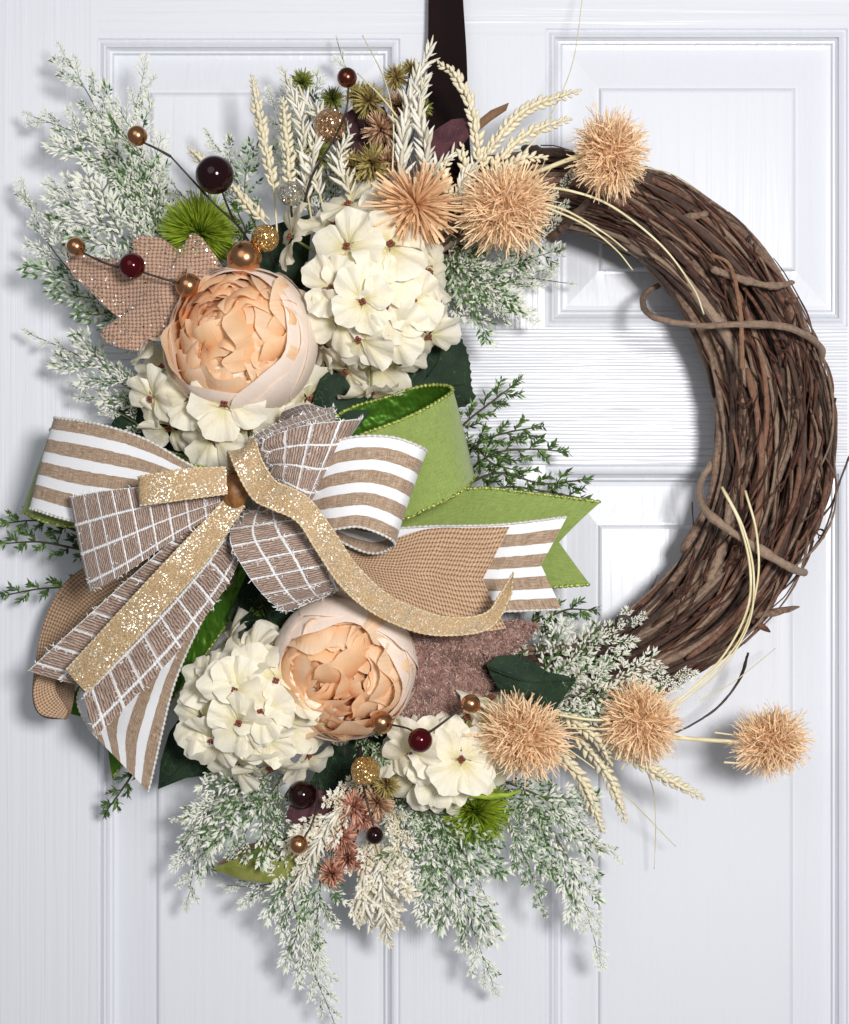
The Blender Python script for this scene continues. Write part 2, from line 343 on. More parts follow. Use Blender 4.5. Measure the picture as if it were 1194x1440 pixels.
for (ox0, ox1, oy0, oy1, ix0, ix1, iy0, iy1) in PAN:
    mb = MB(); rings = []
    for t, d in [(a, b*1.45) for a, b in PROF]: rings.append([(ox0+t, oy0+t, d), (ox1-t, oy0+t, d), (ox1-t, oy1-t, d), (ox0+t, oy1-t, d)])
    for e, d in ((5, -.0062), (2, -.0060), (-1.5, -.0032), (-4, -.0026)):
        rings.append([(ix0-e, iy0-e, d), (ix1+e, iy0-e, d), (ix1+e, iy1+e, d), (ix0-e, iy1+e, d)])
    for k in range(len(rings)-1):
        for j in range(4):
            a, b = rings[k][j], rings[k][(j+1) % 4]; c2, d2 = rings[k+1][(j+1) % 4], rings[k+1][j]
            mb.add([P(*a), P(*d2), P(*c2), P(*b)], [(0, 1, 2, 3)])
    mb.add([P(*q) for q in rings[-1]][::-1], [(0, 1, 2, 3)])
    o = mb.build('panel', M_PANEL, dob, smooth=False)

# ---------------------------------------------------------------- grapevine wreath
wr = thing('grapevine_wreath', 'round brown grapevine wreath ring of wound twigs hanging on the white door', 'wreath', P(765, 610, .05))
RCX, RCY = 765, 612
def ringpt(th, rho, dep):
    # rho -1..1 across the band (inner to outer), dep -1..1
    r = abs(math.cos(th)); ain, bin_, ao, bo = 244, 288, 400, 402
    a = (ain+ao)/2+rho*(ao-ain)/2; b = (bin_+bo)/2+rho*(bo-bin_)/2
    return RCX+a*math.cos(th), RCY-b*math.sin(th), .046+.037*dep
def vine(pts, r0, r1, mat, k=8, name='vine', n=None):
    pts = np.asarray(pts); n = n or len(pts)
    x_ = np.linspace(0, 1, len(pts)); kn = np.zeros(len(pts))
    for c_ in RS.rand(4): kn += .30*np.exp(-((x_-c_)*len(pts)/1.3)**2)
    rr = np.linspace(r0, r1, len(pts))*(1+.08*np.interp(x_, np.linspace(0, 1, 18), RS.randn(18))+kn+.02*RS.randn(len(pts)))
    pts = pts+RS.randn(*pts.shape)*min(r0, .0022)*.07
    if name == 'vine': rr[-1] *= .45; rr[0] *= .55
    mb = MB(); mb.tube(pts, np.maximum(rr, .0004), k); return mb.build(name, mat, wr)
for i in range(222):
    inner = i % 3
    ph0 = RS.rand()*2*PI; rr = math.sqrt(RS.uniform(.15, 1.0))*.90
    if i > 160: rr = RS.uniform(.85, 1.02); ph0 = RS.uniform(-.5*PI, .5*PI)
    th0 = RS.uniform(0, 2*PI); ln = RS.uniform(1.6, 4.2); tw = RS.uniform(-1.15, 1.15)
    n = int(26*ln); ks = RS.uniform(1.5, 4, 3); kp = RS.rand(3)*6; amp = RS.uniform(.04, .17)
    pts = []
    for j in range(n):
        t = j/(n-1); th = th0+ln*t; ph = ph0+tw*ln*t+.5*amp*math.sin(ks[0]*th+kp[0])
        q = rr+amp*math.sin(ks[1]*th+kp[1])*.6+.02*math.sin(11*th+kp[2])
        # ph: angle in cross section; 0 = toward viewer
        rho = q*math.sin(ph); dep = q*math.cos(ph)
        pts.append(P(*ringpt(th, rho, max(dep, -1))))
    rho_m = rr*math.sin(ph0)
    if rho_m > .35: rad = RS.uniform(1.5, 4.2); mt = BARKS[RS.choice([1, 1, 2, 0])]
    elif rho_m < -.3: rad = RS.uniform(3.6, 7.6); mt = BARKS[RS.choice([0, 0, 2])]
    else: rad = RS.uniform(2.2, 5.6); mt = BARKS[RS.choice([0, 1, 2, 2])]
    rad *= RS.uniform(.7, 1.25)
    vine(pts, rad*S, rad*S*.75, mt, 7)
# thin wandering tendrils and whiskers on the visible side
for i in range(85):
    th0 = RS.uniform(-1.35, 1.25); ln = RS.uniform(.15, .7); pts = []; r0 = RS.uniform(-.8, .9); dr = RS.uniform(-.7, .8)
    a1, a2, p1 = RS.uniform(.02, .10), RS.uniform(.0, .02), RS.rand()*6
    for j in range(28):
        t = j/27; th = th0+ln*t; rho = r0+dr*t+a1*math.sin(5*t+p1)+a2*math.sin(17*t+p1)
        base = math.sqrt(max(0, 1-min(1, abs(rho))**2))
        pts.append(P(*ringpt(th, min(rho, 1.1), base+.05+.10*math.sin(7*t+p1))))
    vine(pts, RS.uniform(.9, 2.2)*S, .6*S, M_TENDRIL, 5, 'tendril')
for i in range(56):                          # loose twigs leaving the outer side of the ring
    th0 = RS.uniform(-1.0, .75); ln = RS.uniform(.25, .8)*RS.choice([-1, 1]); r0 = RS.uniform(.6, .95); out = RS.uniform(.02, .30); k1, p1 = RS.uniform(3, 7), RS.rand()*6; pts = []
    for j in range(26):
        t = j/25; rho = r0+out*math.sin(PI*t)*1.2+.03*math.sin(k1*t+p1)+(out*.9*t**3 if i % 3 == 0 else 0)
        pts.append(P(*ringpt(th0+ln*t, rho, RS.choice([.2, .5])*0+.25+.25*math.sin(i)+.3*math.sin(3*t+p1))))
    vine(pts, RS.uniform(1.2, 2.6)*S, RS.uniform(.7, 1.4)*S, BARKS[RS.choice([1, 1, 2, 0])], 6, 'twig')
for cx_, cy_, rad, d in ((1038, 770, 10, .098), (1150, 695, 8, .06), (1048, 560, 9, .098), (955, 828, 9, .1), (1100, 480, 12, .09), (1165, 560, 10, .06), (1155, 745, 7, .06), (1120, 560, 8, .09)):
    pts = [P(cx_+(rad*(1-t*.5))*math.cos(t*11), cy_+(rad*(1-t*.5))*math.sin(t*11)+t*12, d+.004*math.sin(t*9)) for t in np.linspace(0, 1, 40)]
    vine(pts, 1.3*S, .8*S, M_TENDRIL, 5, 'tendril')
def vpx(pts, r0, r1, mt, n=40, name='vine', k=8): return vine(crp(pts, n), r0*S, r1*S, mt, k, name)
vpx([(930, 400, .03), (908, 412, .04), (905, 432, .065), (925, 448, .092), (985, 458, .10), (1050, 456, .10), (1105, 460, .095), (1142, 477, .08), (1156, 497, .06), (1148, 520, .05)], 4.0, 4.6, BARKS[0], 60)
vpx([(1012, 640, .05), (990, 668, .055), (983, 695, .07), (996, 722, .09), (1035, 752, .102), (1080, 780, .1), (1115, 800, .09), (1133, 806, .07)], 4.2, 6, BARKS[0], 60)
vpx([(772, 338, .09), (800, 312, .1), (828, 282, .1)], 6, 5, BARKS[2])
vpx([(1000, 378, .095), (1040, 392, .09), (1085, 402, .085), (1117, 397, .08)], 5.5, 3.5, BARKS[0])
vpx([(998, 358, .1), (1022, 368, .102), (1032, 388, .1), (1037, 412, .1), (1042, 450, .1), (1044, 520, .1)], 2.0, 3.5, bark('split_vine', srgb(150, 104, 78), srgb(108, 70, 52), srgb(176, 134, 104)), 50)
vpx([(1046, 352, .06), (1056, 329, .06), (1052, 352, .06)], 1.2, 1.0, M_WIRE, 14, 'tendril', 5)
vpx([(1200, 628, .05), (1180, 680, .05), (1160, 745, .05), (1128, 793, .05)], 1.4, 1.2, M_WIRE, 40, 'tendril', 5)
vpx([(1052, 918, .06), (1040, 955, .05), (1012, 992, .05), (975, 1018, .05), (945, 1032, .05)], 2.0, 1.2, M_WIRE, 40, 'tendril', 5)
vpx([(1045, 868, .06), (1085, 862, .07), (1124, 853, .07)], 5, 2.5, BARKS[0], 12)
vpx([(1045, 865, .06), (1070, 880, .06), (1083, 889, .06)], 3, 2.5, BARKS[1], 8)
vpx([(1148, 500, .06), (1160, 540, .055), (1158, 580, .05), (1170, 620, .05), (1168, 670, .05), (1148, 740, .05)], 3.4, 2.4, BARKS[1], 50)
vpx([(1085, 400, .07), (1118, 430, .06), (1130, 470, .06)], 5, 4, BARKS[2], 20)
vpx([(1112, 425, .08), (1119, 420, .085)], 4, 3.5, BARKS[1], 6)
vpx([(735, 208, .05), (760, 215, .07), (790, 215, .08), (830, 230, .07)], 6, 7, BARKS[2], 20)
vpx([(866, 884, .10), (868, 870, .09), (878, 866, .09), (886, 871, .09), (885, 880, .09), (878, 882, .09)], 1.8, 1.6, M_WIRE, 26, 'tendril', 5)
vpx([(900, 250, .06), (925, 262, .05), (932, 278, .05)], 8, 6, BARKS[2], 12)
vpx([(960, 305, .07), (985, 303, .07), (998, 297, .07)], 4, 3, BARKS[0], 8)

# ---------------------------------------------------------------- hanger strap
mb = MB(); n = 26
L = cr([(605, -60, .014), (604, 0, .014), (603, 80, .02), (600, 160, .05), (596, 212, .085), (595, 235, .098), (595, 262, .098)], n)
R = cr([(648, -60, .014), (650, 0, .014), (655, 80, .02), (657, 160, .05), (660, 212, .085), (660, 235, .098), (660, 262, .098)], n)
G = np.array([[P(*(L[i]*(1-v)+R[i]*v)) for v in np.linspace(0, 1, 9)] for i in range(n)])
mb.grid(G); G2 = G+np.array((0, .0018, 0)); mb.grid(G2[:, ::-1])
for e in (0, 8): mb.tube(G[:, e]+np.array((0, .0009, 0)), .0009, 6)
o = mb.build('hanger_strap', M_STRAP); tag(o, 'dark brown satin ribbon strap the wreath hangs from, at the top edge', 'strap')

# ---------------------------------------------------------------- bow
bow = thing('bow', 'big layered bow of green, striped, checked, burlap and gold glitter ribbon', 'bow', P(335, 690, .12))
def ribbon(name, A, B, mats, edge=None, n=70, m=17, notch=0.0, pleat=0.0, pf=3, wob=.0012, label=None, fuzz=False, flip=False, h=.00035, er=1.7, wn=None):
    PA = crp(A, 200); PB = crp(B, 200)
    ts = np.linspace(0, 1, 200)
    G = np.zeros((n, m, 3)); sd = RS.rand(4)*6
    for j, v in enumerate(np.linspace(0, 1, m)):
        te = 1-notch*(1-abs(2*v-1)) if notch >= 0 else 1
        tt = np.linspace(0, te, n)
        a = np.stack([np.interp(tt, ts, PA[:, k]) for k in range(3)], 1); b = np.stack([np.interp(tt, ts, PB[:, k]) for k in range(3)], 1)
        G[:, j] = a*(1-v)+b*v
    W = np.median(np.linalg.norm(G[:, -1]-G[:, 0], axis=1))
    du = np.gradient(G, axis=0); dv = np.gradient(G, axis=1); N = np.cross(du, dv); N /= np.linalg.norm(N, axis=2)[:, :, None]+1e-12
    wid = np.linalg.norm(G[:, -1]-G[:, 0], axis=1)/W
    for i in range(n):
        t = i/(n-1)
        for j in range(m):
            v = j/(m-1)
            a = pleat*max(0, 1.05-wid[i])**1.2*math.sin(v*pf*2*PI+sd[0])+wob*math.sin(3.1*v+5*t+sd[1])*math.sin(7*t+sd[2])
            G[i, j] += N[i, j]*a
    cl = np.r_[0, np.cumsum(np.linalg.norm(np.diff(G[:, m//2], axis=0), axis=1))]/W
    uv = np.zeros((n, m, 2)); uv[:, :, 0] = cl[:, None]; uv[:, :, 1] = np.linspace(0, 1, m)[None]
    if flip: uv[:, :, 1] = 1-uv[:, :, 1]
    if mats in (M_BURLAP, M_BURLAP_D): uv *= W/.078
    mb = MB(); mb.grid(G+N*h, uv, 0); mb.grid((G-N*h)[:, ::-1], uv[:, ::-1], 1)
    for (r0, r1) in ((G[0]+N[0]*h, G[0]-N[0]*h), (G[-1]-N[-1]*h, G[-1]+N[-1]*h)): mb.grid(np.stack([r0, r1]), None, 0)
    for j, s_ in ((0, 1), (m-1, -1)): mb.grid(np.stack([G[:, j]-s_*N[:, j]*h, G[:, j]+s_*N[:, j]*h]), None, 0)
    ob = mb.build(name, list(mats) if isinstance(mats, tuple) else [mats, mats], bow)
    if label: ob['label'] = label
    if edge is not None:
        for j in (0, m-1):
            ln = cl[-1]*W; k = int(ln/(1.3*S)); x = np.linspace(0, 1, k); xs = np.linspace(0, 1, n)
            pts = np.stack([np.interp(x, xs, G[:, j, q]) for q in range(3)], 1)
            e = MB(); e.tube(pts, er*S*(1+.35*np.sin(np.arange(k)*1.25)), 5); e.build('wired_edge', edge, ob)
    if fuzz:
        e = MB(); V = []; F = []
        for _ in range(900):
            if RS.rand() < .5: u = (RS.randint(0, int(cl[-1]*3.3)+1)+.4)/3.3; v = RS.rand()
            else: u = RS.rand()*cl[-1]; v = (RS.randint(0, 4)-.02)/3.3
            if RS.rand() < .12: v = RS.choice([0, 1]); u = RS.rand()*cl[-1]
            v = 1-v if flip else v
            if not (0 <= v <= 1 and u < cl[-1]): continue
            i = int(np.clip(np.searchsorted(cl, u), 0, n-1)); j = int(round(v*(m-1)))
            p = G[i, j]+N[i, j]*h+unit(RS.randn(3))*W*.012
            for sg in (1, -1): pass
            a = RS.randn(3); a = unit(a-N[i, j]*np.dot(a, N[i, j])*.6); q = p+a*RS.uniform(3, 8)*S; mid = (p+q)/2+unit(RS.randn(3))*1.4*S
            wv = unit(np.cross(a, (0, 1, 0)))*.38*S; b = len(V); V += [p-wv, p+wv, mid-wv, mid+wv, q]; F += [(b, b+1, b+3, b+2), (b+2, b+3, b+4)]
        e.add(V, F); fo = e.build('fuzz', M_FUZZ, ob); fo['kind'] = 'stuff'
    return ob
GR = (M_FOIL, M_GREEN)
# back layer: green
ribbon('ribbon_tail', [(430, 725, .085), (560, 706, .08), (665, 687, .078), (740, 693, .075), (845, 706, .07)], [(450, 830, .085), (560, 830, .08), (680, 826, .07), (760, 826, .068), (830, 822, .075)], GR, M_EDGEG, wob=.003, notch=.13, label='green ribbon tail with notched end', er=2.2)
ribbon('ribbon_loop', [(430, 620, .095), (485, 578, .095), (545, 558, .093), (590, 544, .095), (624, 542, .108), (634, 552, .124), (588, 580, .142), (545, 598, .146), (505, 613, .146), (400, 660, .13)],
       [(430, 700, .08), (500, 690, .075), (580, 690, .07), (635, 680, .075), (664, 668, .095), (664, 676, .12), (645, 694, .135), (600, 715, .138), (560, 730, .135), (400, 740, .12)], (M_GREEN, M_FOIL), M_EDGEG, n=110, wob=.0008, label='wide green ribbon loop', er=2.2)
ribbon('ribbon_loop', [(330, 660, .08), (200, 625, .05), (110, 602, .04), (76, 602, .05), (72, 606, .08), (110, 615, .10), (300, 660, .12)],
       [(330, 720, .08), (200, 735, .05), (90, 738, .04), (45, 724, .05), (37, 722, .08), (100, 740, .10), (300, 740, .12)], (M_GREEN, M_GREEN), M_EDGEG, n=90, label='green ribbon loop behind the striped one', er=2)
ribbon('ribbon_tail', [(320, 700, .08), (220, 830, .055), (140, 930, .04), (84, 1000, .035)], [(380, 760, .08), (330, 860, .055), (245, 980, .045), (158, 1094, .04)], GR, M_EDGEG, notch=.1, label='green ribbon tail under the striped tail')
# burlap
ribbon('ribbon_tail', [(320, 720, .09), (230, 745, .075), (150, 780, .06), (95, 815, .05), (66, 862, .045), (50, 930, .05), (46, 985, .06), (60, 1008, .072), (92, 1012, .075)],
       [(330, 820, .09), (280, 850, .075), (220, 880, .065), (165, 905, .06), (140, 925, .06), (120, 945, .062), (108, 960, .066), (104, 985, .072), (100, 1004, .075)], M_BURLAP_D, None, n=90, label='curled burlap ribbon tail')
ribbon('ribbon_loop', [(60, 940, .07), (48, 962, .075), (48, 985, .08), (58, 1004, .084), (90, 1012, .084)], [(92, 942, .07), (80, 955, .072), (78, 970, .075), (86, 985, .078), (96, 1000, .08)], M_BURLAP, None, n=40, label='rolled end of the burlap tail')
ribbon('ribbon_tail', [(400, 745, .12), (470, 770, .118), (540, 762, .115), (600, 744, .11), (660, 742, .108), (717, 741, .104)], [(400, 790, .12), (480, 812, .115), (560, 850, .11), (620, 877, .108), (670, 888, .106), (712, 884, .104)], M_BURLAP, None, notch=.11, n=80, label='coarse burlap ribbon tail with notched end', wob=.002)
# striped
ribbon('ribbon_tail', [(430, 740, .1), (520, 745, .096), (600, 740, .094), (700, 738, .09), (797, 727, .088)], [(430, 830, .1), (520, 850, .096), (600, 860, .092), (700, 860, .09), (790, 857, .09)], M_STRIPE, M_EDGEW, notch=.09, flip=True, label='striped linen ribbon tail with notched end')
ribbon('ribbon_loop', [(330, 680, .1), (200, 640, .07), (110, 606, .07), (84, 590, .085), (81, 588, .105), (140, 597, .125), (205, 618, .135), (270, 655, .14), (330, 680, .145)],
       [(330, 700, .1), (200, 720, .07), (90, 735, .07), (52, 720, .085), (46, 716, .105), (105, 733, .125), (180, 735, .135), (260, 722, .14), (330, 705, .145)], M_STRIPE, M_EDGEW, n=110, label='striped linen ribbon loop')
ribbon('ribbon_tail', [(320, 700, .12), (240, 800, .10), (165, 890, .085), (118, 960, .075), (110, 990, .07), (128, 1030, .075)], [(350, 715, .12), (334, 790, .105), (285, 870, .1), (250, 950, .095), (228, 1030, .09), (209, 1113, .085)], M_STRIPE, M_EDGEW, n=80, flip=True, pleat=.002, label='striped linen ribbon tail pointing down', wob=.002)
ribbon('ribbon_loop', [(370, 690, .13), (430, 650, .15), (480, 618, .165), (545, 614, .172), (592, 629, .165), (594, 640, .14), (540, 660, .125), (420, 700, .12)],
       [(370, 720, .13), (430, 742, .15), (465, 745, .168), (505, 741, .175), (548, 757, .168), (552, 769, .145), (512, 776, .13), (420, 730, .12)], M_STRIPE, M_EDGEW, n=110, flip=True, label='striped linen ribbon loop', wob=.0006)
# checked
CH = dict(fuzz=True)
ribbon('ribbon_tail', [(318, 698, .15), (230, 770, .14), (130, 860, .12), (40, 943, .10)], [(345, 720, .15), (332, 800, .14), (255, 910, .12), (134, 1037, .105)], M_CHECK, None, notch=.10, pleat=.006, pf=2, label='checked linen ribbon tail', **CH)
ribbon('ribbon_loop', [(330, 688, .12), (220, 690, .10), (125, 700, .11), (101, 698, .13), (101, 698, .14), (160, 688, .158), (240, 684, .165), (330, 690, .16)],
       [(330, 700, .12), (220, 760, .10), (150, 815, .11), (131, 828, .13), (132, 830, .14), (180, 803, .158), (240, 762, .165), (330, 705, .16)], M_CHECK, None, n=100, pleat=.004, label='checked linen ribbon loop', **CH)
ribbon('ribbon_loop', [(372, 695, .13), (340, 725, .145), (323, 758, .16), (345, 803, .165), (372, 838, .16), (400, 860, .145), (402, 850, .12), (370, 780, .11)],
       [(385, 690, .13), (412, 715, .145), (440, 745, .16), (465, 780, .165), (476, 808, .16), (482, 826, .145), (478, 815, .12), (430, 740, .11)], M_CHECK, None, n=90, pleat=.006, label='checked linen ribbon loop', **CH)
ribbon('ribbon_loop', [(362, 660, .14), (368, 622, .16), (420, 600, .168), (475, 592, .168), (506, 588, .155), (500, 592, .13), (430, 640, .12)],
       [(372, 672, .14), (392, 680, .16), (415, 695, .17), (430, 703, .168), (440, 704, .155), (430, 700, .13), (400, 690, .12)], M_CHECK, None, n=80, pleat=.006, label='checked linen ribbon loop', **CH)
ribbon('ribbon_loop', [(352, 640, .13), (354, 616, .15), (390, 596, .16), (430, 582, .16), (464, 573, .15), (466, 575, .13), (420, 590, .115)],
       [(368, 655, .13), (374, 634, .152), (400, 622, .162), (440, 610, .162), (468, 600, .152), (470, 600, .13), (420, 640, .115)], M_CHECK, None, n=70, pleat=.003, label='narrow folded checked linen loop', **CH)
ribbon('ribbon_loop', [(392, 590, .13), (400, 577, .14), (430, 568, .142), (458, 574, .138)], [(410, 600, .13), (418, 590, .135), (436, 584, .138), (456, 590, .135)], M_CHECK, None, n=30, label='rolled checked linen loop')
# gold
ribbon('ribbon_tail', [(322, 697, .165), (250, 772, .16), (170, 858, .145), (93, 942, .125)], [(343, 711, .168), (290, 790, .16), (205, 884, .145), (122, 974, .125)], M_GOLDRIB, M_EDGEO, n=60, m=9, label='gold glitter ribbon tail', er=1.4)
ribbon('ribbon_loop', [(325, 665, .15), (260, 668, .15), (203, 676, .155), (197, 672, .168), (200, 670, .176), (260, 660, .182), (318, 657, .178)],
       [(325, 690, .15), (260, 700, .15), (208, 712, .155), (199, 711, .168), (203, 710, .176), (260, 702, .182), (320, 694, .178)], M_GOLDRIB, M_EDGEO, n=60, m=9, label='gold glitter ribbon loop', er=1.4)
ribbon('ribbon_tail', [(328, 690, .15), (322, 660, .165), (321, 635, .18), (330, 655, .192), (342, 680, .192), (358, 703, .186), (384, 716, .184), (418, 733, .186), (444, 772, .184), (478, 822, .176), (522, 860, .168), (585, 888, .158), (640, 893, .15), (690, 882, .142), (716, 842, .14), (721, 812, .14)],
       [(345, 690, .15), (350, 655, .165), (350, 626, .18), (358, 618, .192), (367, 646, .196), (386, 676, .194), (408, 686, .19), (436, 703, .186), (468, 745, .184), (500, 793, .176), (545, 836, .168), (600, 861, .158), (642, 869, .15), (684, 862, .146), (704, 835, .146), (722, 805, .144)], M_GOLDRIB, M_EDGEO, n=170, m=9, label='long curling gold glitter ribbon with raised loop', er=1.4, wob=.0006)
mb = MB(); mb.sphere(P(331, 690, .165), .0105, 14, 10, 0, (1, .8, 1.25)); mb.build('knot', M_KNOT, bow)

# ---------------------------------------------------------------- flowers
def petal_patch(n, m, f):
    G = np.zeros((n, m, 3)); UV = np.zeros((n, m, 2))
    for i in range(n):
        for j in range(m):
            t = i/(n-1); s = 2*j/(m-1)-1; G[i, j] = f(s, t); UV[i, j] = (t, (s+1)/2)
    return G, UV
def hyd_petal(seed):
    r = np.random.RandomState(seed); a = r.rand(8)*6; fm = math.radians(r.uniform(46, 56)); cup = r.uniform(-.22, .12)
    def f(s, t):
        rho = t*(math.cos(s*PI/2*.90)**.36)*(1+.030*math.sin(8*s+a[0])+.02*math.sin(15*s+a[1])-.05*math.exp(-(s*5)**2))
        ph = fm*s*(.35+.65*min(1, t*1.6))
        x = rho*math.cos(ph); y = rho*math.sin(ph)*1.12
        z = .09*math.sin(PI*.62*t)+cup*t*t+t*t*(.08*math.sin(5*s+a[2])+.06*math.sin(10*s+a[3]))+.045*t**3*math.sin(17*s+a[6])+.03*math.sin(5*t+a[4])+.05*math.cos(a[5])*s*t
        return (x, y, z)
    G, UV = petal_patch(11, 17, f); mb = MB(); mb.grid(G, UV); return mb.mesh('petal', M_HYD)
HP = [hyd_petal(i) for i in range(8)]
mb = MB()
for k in range(4): mb.sphere((.065*math.cos(k*PI/2+.78), .065*math.sin(k*PI/2+.78), .13), .058, 7, 5)
HC = mb.mesh('flower_center', M_STAMEN)
def floret(parent, o0, p, nrm, size, rot, spread=1.0):
    fl = link(bpy.data.objects.new('floret', None), parent); fl.empty_display_size = .005
    ref = np.cross(nrm, (0, 0, 1.0)); ref = unit(ref+1e-3); b = np.cross(nrm, ref)
    x = math.cos(rot)*ref+math.sin(rot)*b; frame(fl, x, nrm, p-o0, 1)
    for k in range(4):
        a = k*PI/2+RS.uniform(-.15, .15); q = child('petal', random.choice(HP), fl)
        tilt = RS.uniform(-.12, .26)*spread; el = (math.cos(a)*math.cos(tilt), math.sin(a)*math.cos(tilt), math.sin(tilt))
        frame(q, el, (RS.uniform(-.2, .2), RS.uniform(-.2, .2), 1), (0, 0, .0006*(k % 2)), size*RS.uniform(1.0, 1.2))
    c_ = child('flower_center', HC, fl); frame(c_, (1, 0, 0), (0, 0, 1), (0, 0, 0), size)
def hydrangea(label, cx, cy, rx, ry, d, depth, count, size, known=(), seed=0, extra=()):
    th = thing('hydrangea', label, 'flower', P(cx, cy, d), 'cream hydrangea heads')
    o0 = org(th); r = np.random.RandomState(seed)
    pts = [(kx, ky) for kx, ky in known]+[e for e in extra]
    tries = 0; md = size*1.02
    fixed = len(pts)
    while len(pts) < count+fixed and tries < 6000:
        tries += 1; a = r.rand()*2*PI; q = math.sqrt(r.rand())*.98; x, y = cx+rx*q*math.cos(a), cy+ry*q*math.sin(a)
        if all((x-u)**2+(y-v)**2 > (md*(.9 if tries < 2500 else .65))**2 for u, v in pts): pts.append((x, y))
    for (x, y) in pts:
        u, v = (x-cx)/rx, (y-cy)/ry; q = min(1.15, math.hypot(u, v)); z = math.sqrt(max(0, 1.02-min(1, q)**2))
        nrm = unit(np.array((u*.85, -z-.35, -v*.85))+RS.randn(3)*.24)
        floret(th, o0, P(x, y, d+depth*z+RS.uniform(-.009, .009)), nrm, size*S*RS.uniform(.80, .98), RS.rand()*6)
    mb = MB(); mb.sphere(P(cx, cy, d-.01), min(rx, ry)*.55*S, 12, 8, 0, (1, .6, 1)); 
    for (x, y) in pts: mb.tube([P(cx, cy, d-.02), P((x+cx)/2, (y+cy)/2, d+depth*.2), P(x, y, d+depth*math.sqrt(max(0, 1.02-min(1, ((x-cx)/rx)**2+((y-cy)/ry)**2)))-.002)], .0011, 5)
    mb.build('stem', M_HST, th)
M_HST = plain('pale_green_stem', srgb(150, 160, 96), rough=.6)
hydrangea('large cream hydrangea head between upper peony and the raffia pompoms', 522, 402, 84, 108, .085, .060, 13, 50, [(491, 348), (545, 388), (579, 423), (467, 405), (447, 435), (536, 512), (600, 385)], 3, [(412, 335), (492, 290), (540, 305), (490, 520), (600, 470), (522, 548), (560, 505), (455, 480)])
hydrangea('cream hydrangea head partly hidden below the upper peony', 322, 560, 110, 68, .080, .045, 12, 50, [(230, 520), (240, 600), (300, 615), (430, 560)], 5, [(215, 560), (270, 560), (350, 600), (225, 480)])
hydrangea('cream hydrangea head left of the lower peony under the bow', 362, 1000, 90, 86, .080, .058, 13, 48, [(331, 972), (355, 956), (367, 1001), (290, 960), (300, 1040), (430, 1060)], 8, [(325, 905), (285, 1010), (380, 1075), (440, 1020)])
hydrangea('small cream hydrangea head beside the lower raffia pompoms', 628, 1062, 68, 56, .085, .045, 8, 48, [(655, 1012), (580, 1060), (622, 1090)], 11, [(690, 985), (690, 1070), (650, 1110), (585, 1095), (560, 1050)])

def peony(label, cx, cy, Rp, d, axis, seed):
    th = thing('peony', label, 'flower', P(cx, cy, d), 'peach peonies'); r = np.random.RandomState(seed)
    n = unit(axis); e1 = unit(np.cross(n, (0, 0, 1))); e2 = np.cross(n, e1); C = P(cx, cy, d); Rm = Rp*S
    cs = [(C, 1.0, n, e1, e2)]; b0 = r.rand()*6
    for k in range(4):                       # quartered heart: small swirls of petals side by side
        a = b0+2*PI*k/4+r.uniform(-.3, .3); off = (.34 if k else .08)*Rm; n2 = unit(n+(math.cos(a)*e1+math.sin(a)*e2)*r.uniform(.0, .35)+r.randn(3)*.08)
        f1 = unit(np.cross(n2, e2)); f2 = np.cross(n2, f1); cs.append((C+off*(math.cos(a)*e1+math.sin(a)*e2)+n*Rm*r.uniform(.16, .26), 1.0, n2, f1, f2))
    layers = [(1.00, 72, 66, 5, 0, 0), (.985, 62, 66, 5, 0, 0), (.97, 54, 60, 5, 0, 0), (.92, 50, 46, 6, 1, 0), (.86, 45, 46, 6, 1, 0), (.79, 40, 46, 6, 1, 0), (.71, 36, 48, 5, 1, 0), (.62, 33, 50, 5, 1, 0)]
    for q in (1, 2, 3, 4): layers += [(.52, 38, 60, 3, 1, q), (.42, 36, 66, 3, 1, q), (.31, 36, 76, 3, 1, q), (.19, 38, 90, 2, 1, q)]
    for li, (rl, tip, wd, cnt, inner, cq) in enumerate(layers):
        Cc, _, nn_, g1, g2 = cs[cq]
        a0 = r.rand()*6; sub = cq > 0
        for k in range(cnt):
            al = a0+2*PI*k/cnt+r.uniform(-.25, .25)*(1+inner); tp = math.radians(tip+(r.uniform(-4, 4)*2.6 if inner else r.uniform(-8, 5))); w_ = math.radians(wd*r.uniform(.85, 1.15))
            ph = r.rand(8)*6; rr = Rm*(rl+r.uniform(-.012, .012)*(1+3*inner)); twist = r.uniform(-.3, .3)*inner; fold = r.uniform(-.12, .14)*inner; lean = r.uniform(-.12, .05)*inner
            thb = math.radians(125 if not inner else 100)
            fq = r.uniform(3.0, 5.5)
            def f(s, t):
                wdt = (math.sin(PI*(.20+.42*t))**.8)
                tpe = tp+(.36+.02*inner)*abs(s)**(2.6+.6*inner)+(.055+.065*inner)*math.sin(fq*s+ph[0])+(.016+.018*inner)*math.sin(10*s+ph[1])
                pol = thb+(tpe-thb)*t
                az = al+s*w_*wdt/max(.55, math.sin(max(pol, .3)))*.95+twist*t*t
                rad = rr*(1+(.022 if not inner else .075)*t*t*math.sin(fq*1.2*s+ph[2])+(.006 if not inner else .03)*t**3*math.sin(11*s+ph[3])+.012*math.sin(3*t+ph[4])*(1+inner)+(.02 if not inner else .10)*t**5*math.cos(ph[5])+fold*s*s*t*t+lean*t*t+.05*s*t*math.sin(ph[6])*(1 if inner else .2))
                if inner and pol > 1.3: rad *= 1-.35*(pol-1.3)
                zc = math.cos(pol); sn = math.sin(pol)
                return Cc+rad*(nn_*(zc*.92)+sn*(math.cos(az)*g1+math.sin(az)*g2))
            G, UV = petal_patch(15, 19, f)
            if sub: UV[:, :, 0] *= .8
            mb = MB(); mb.grid(G, UV)
            mb.build('petal', M_PEO_IN if inner else M_PEO_OUT, th)
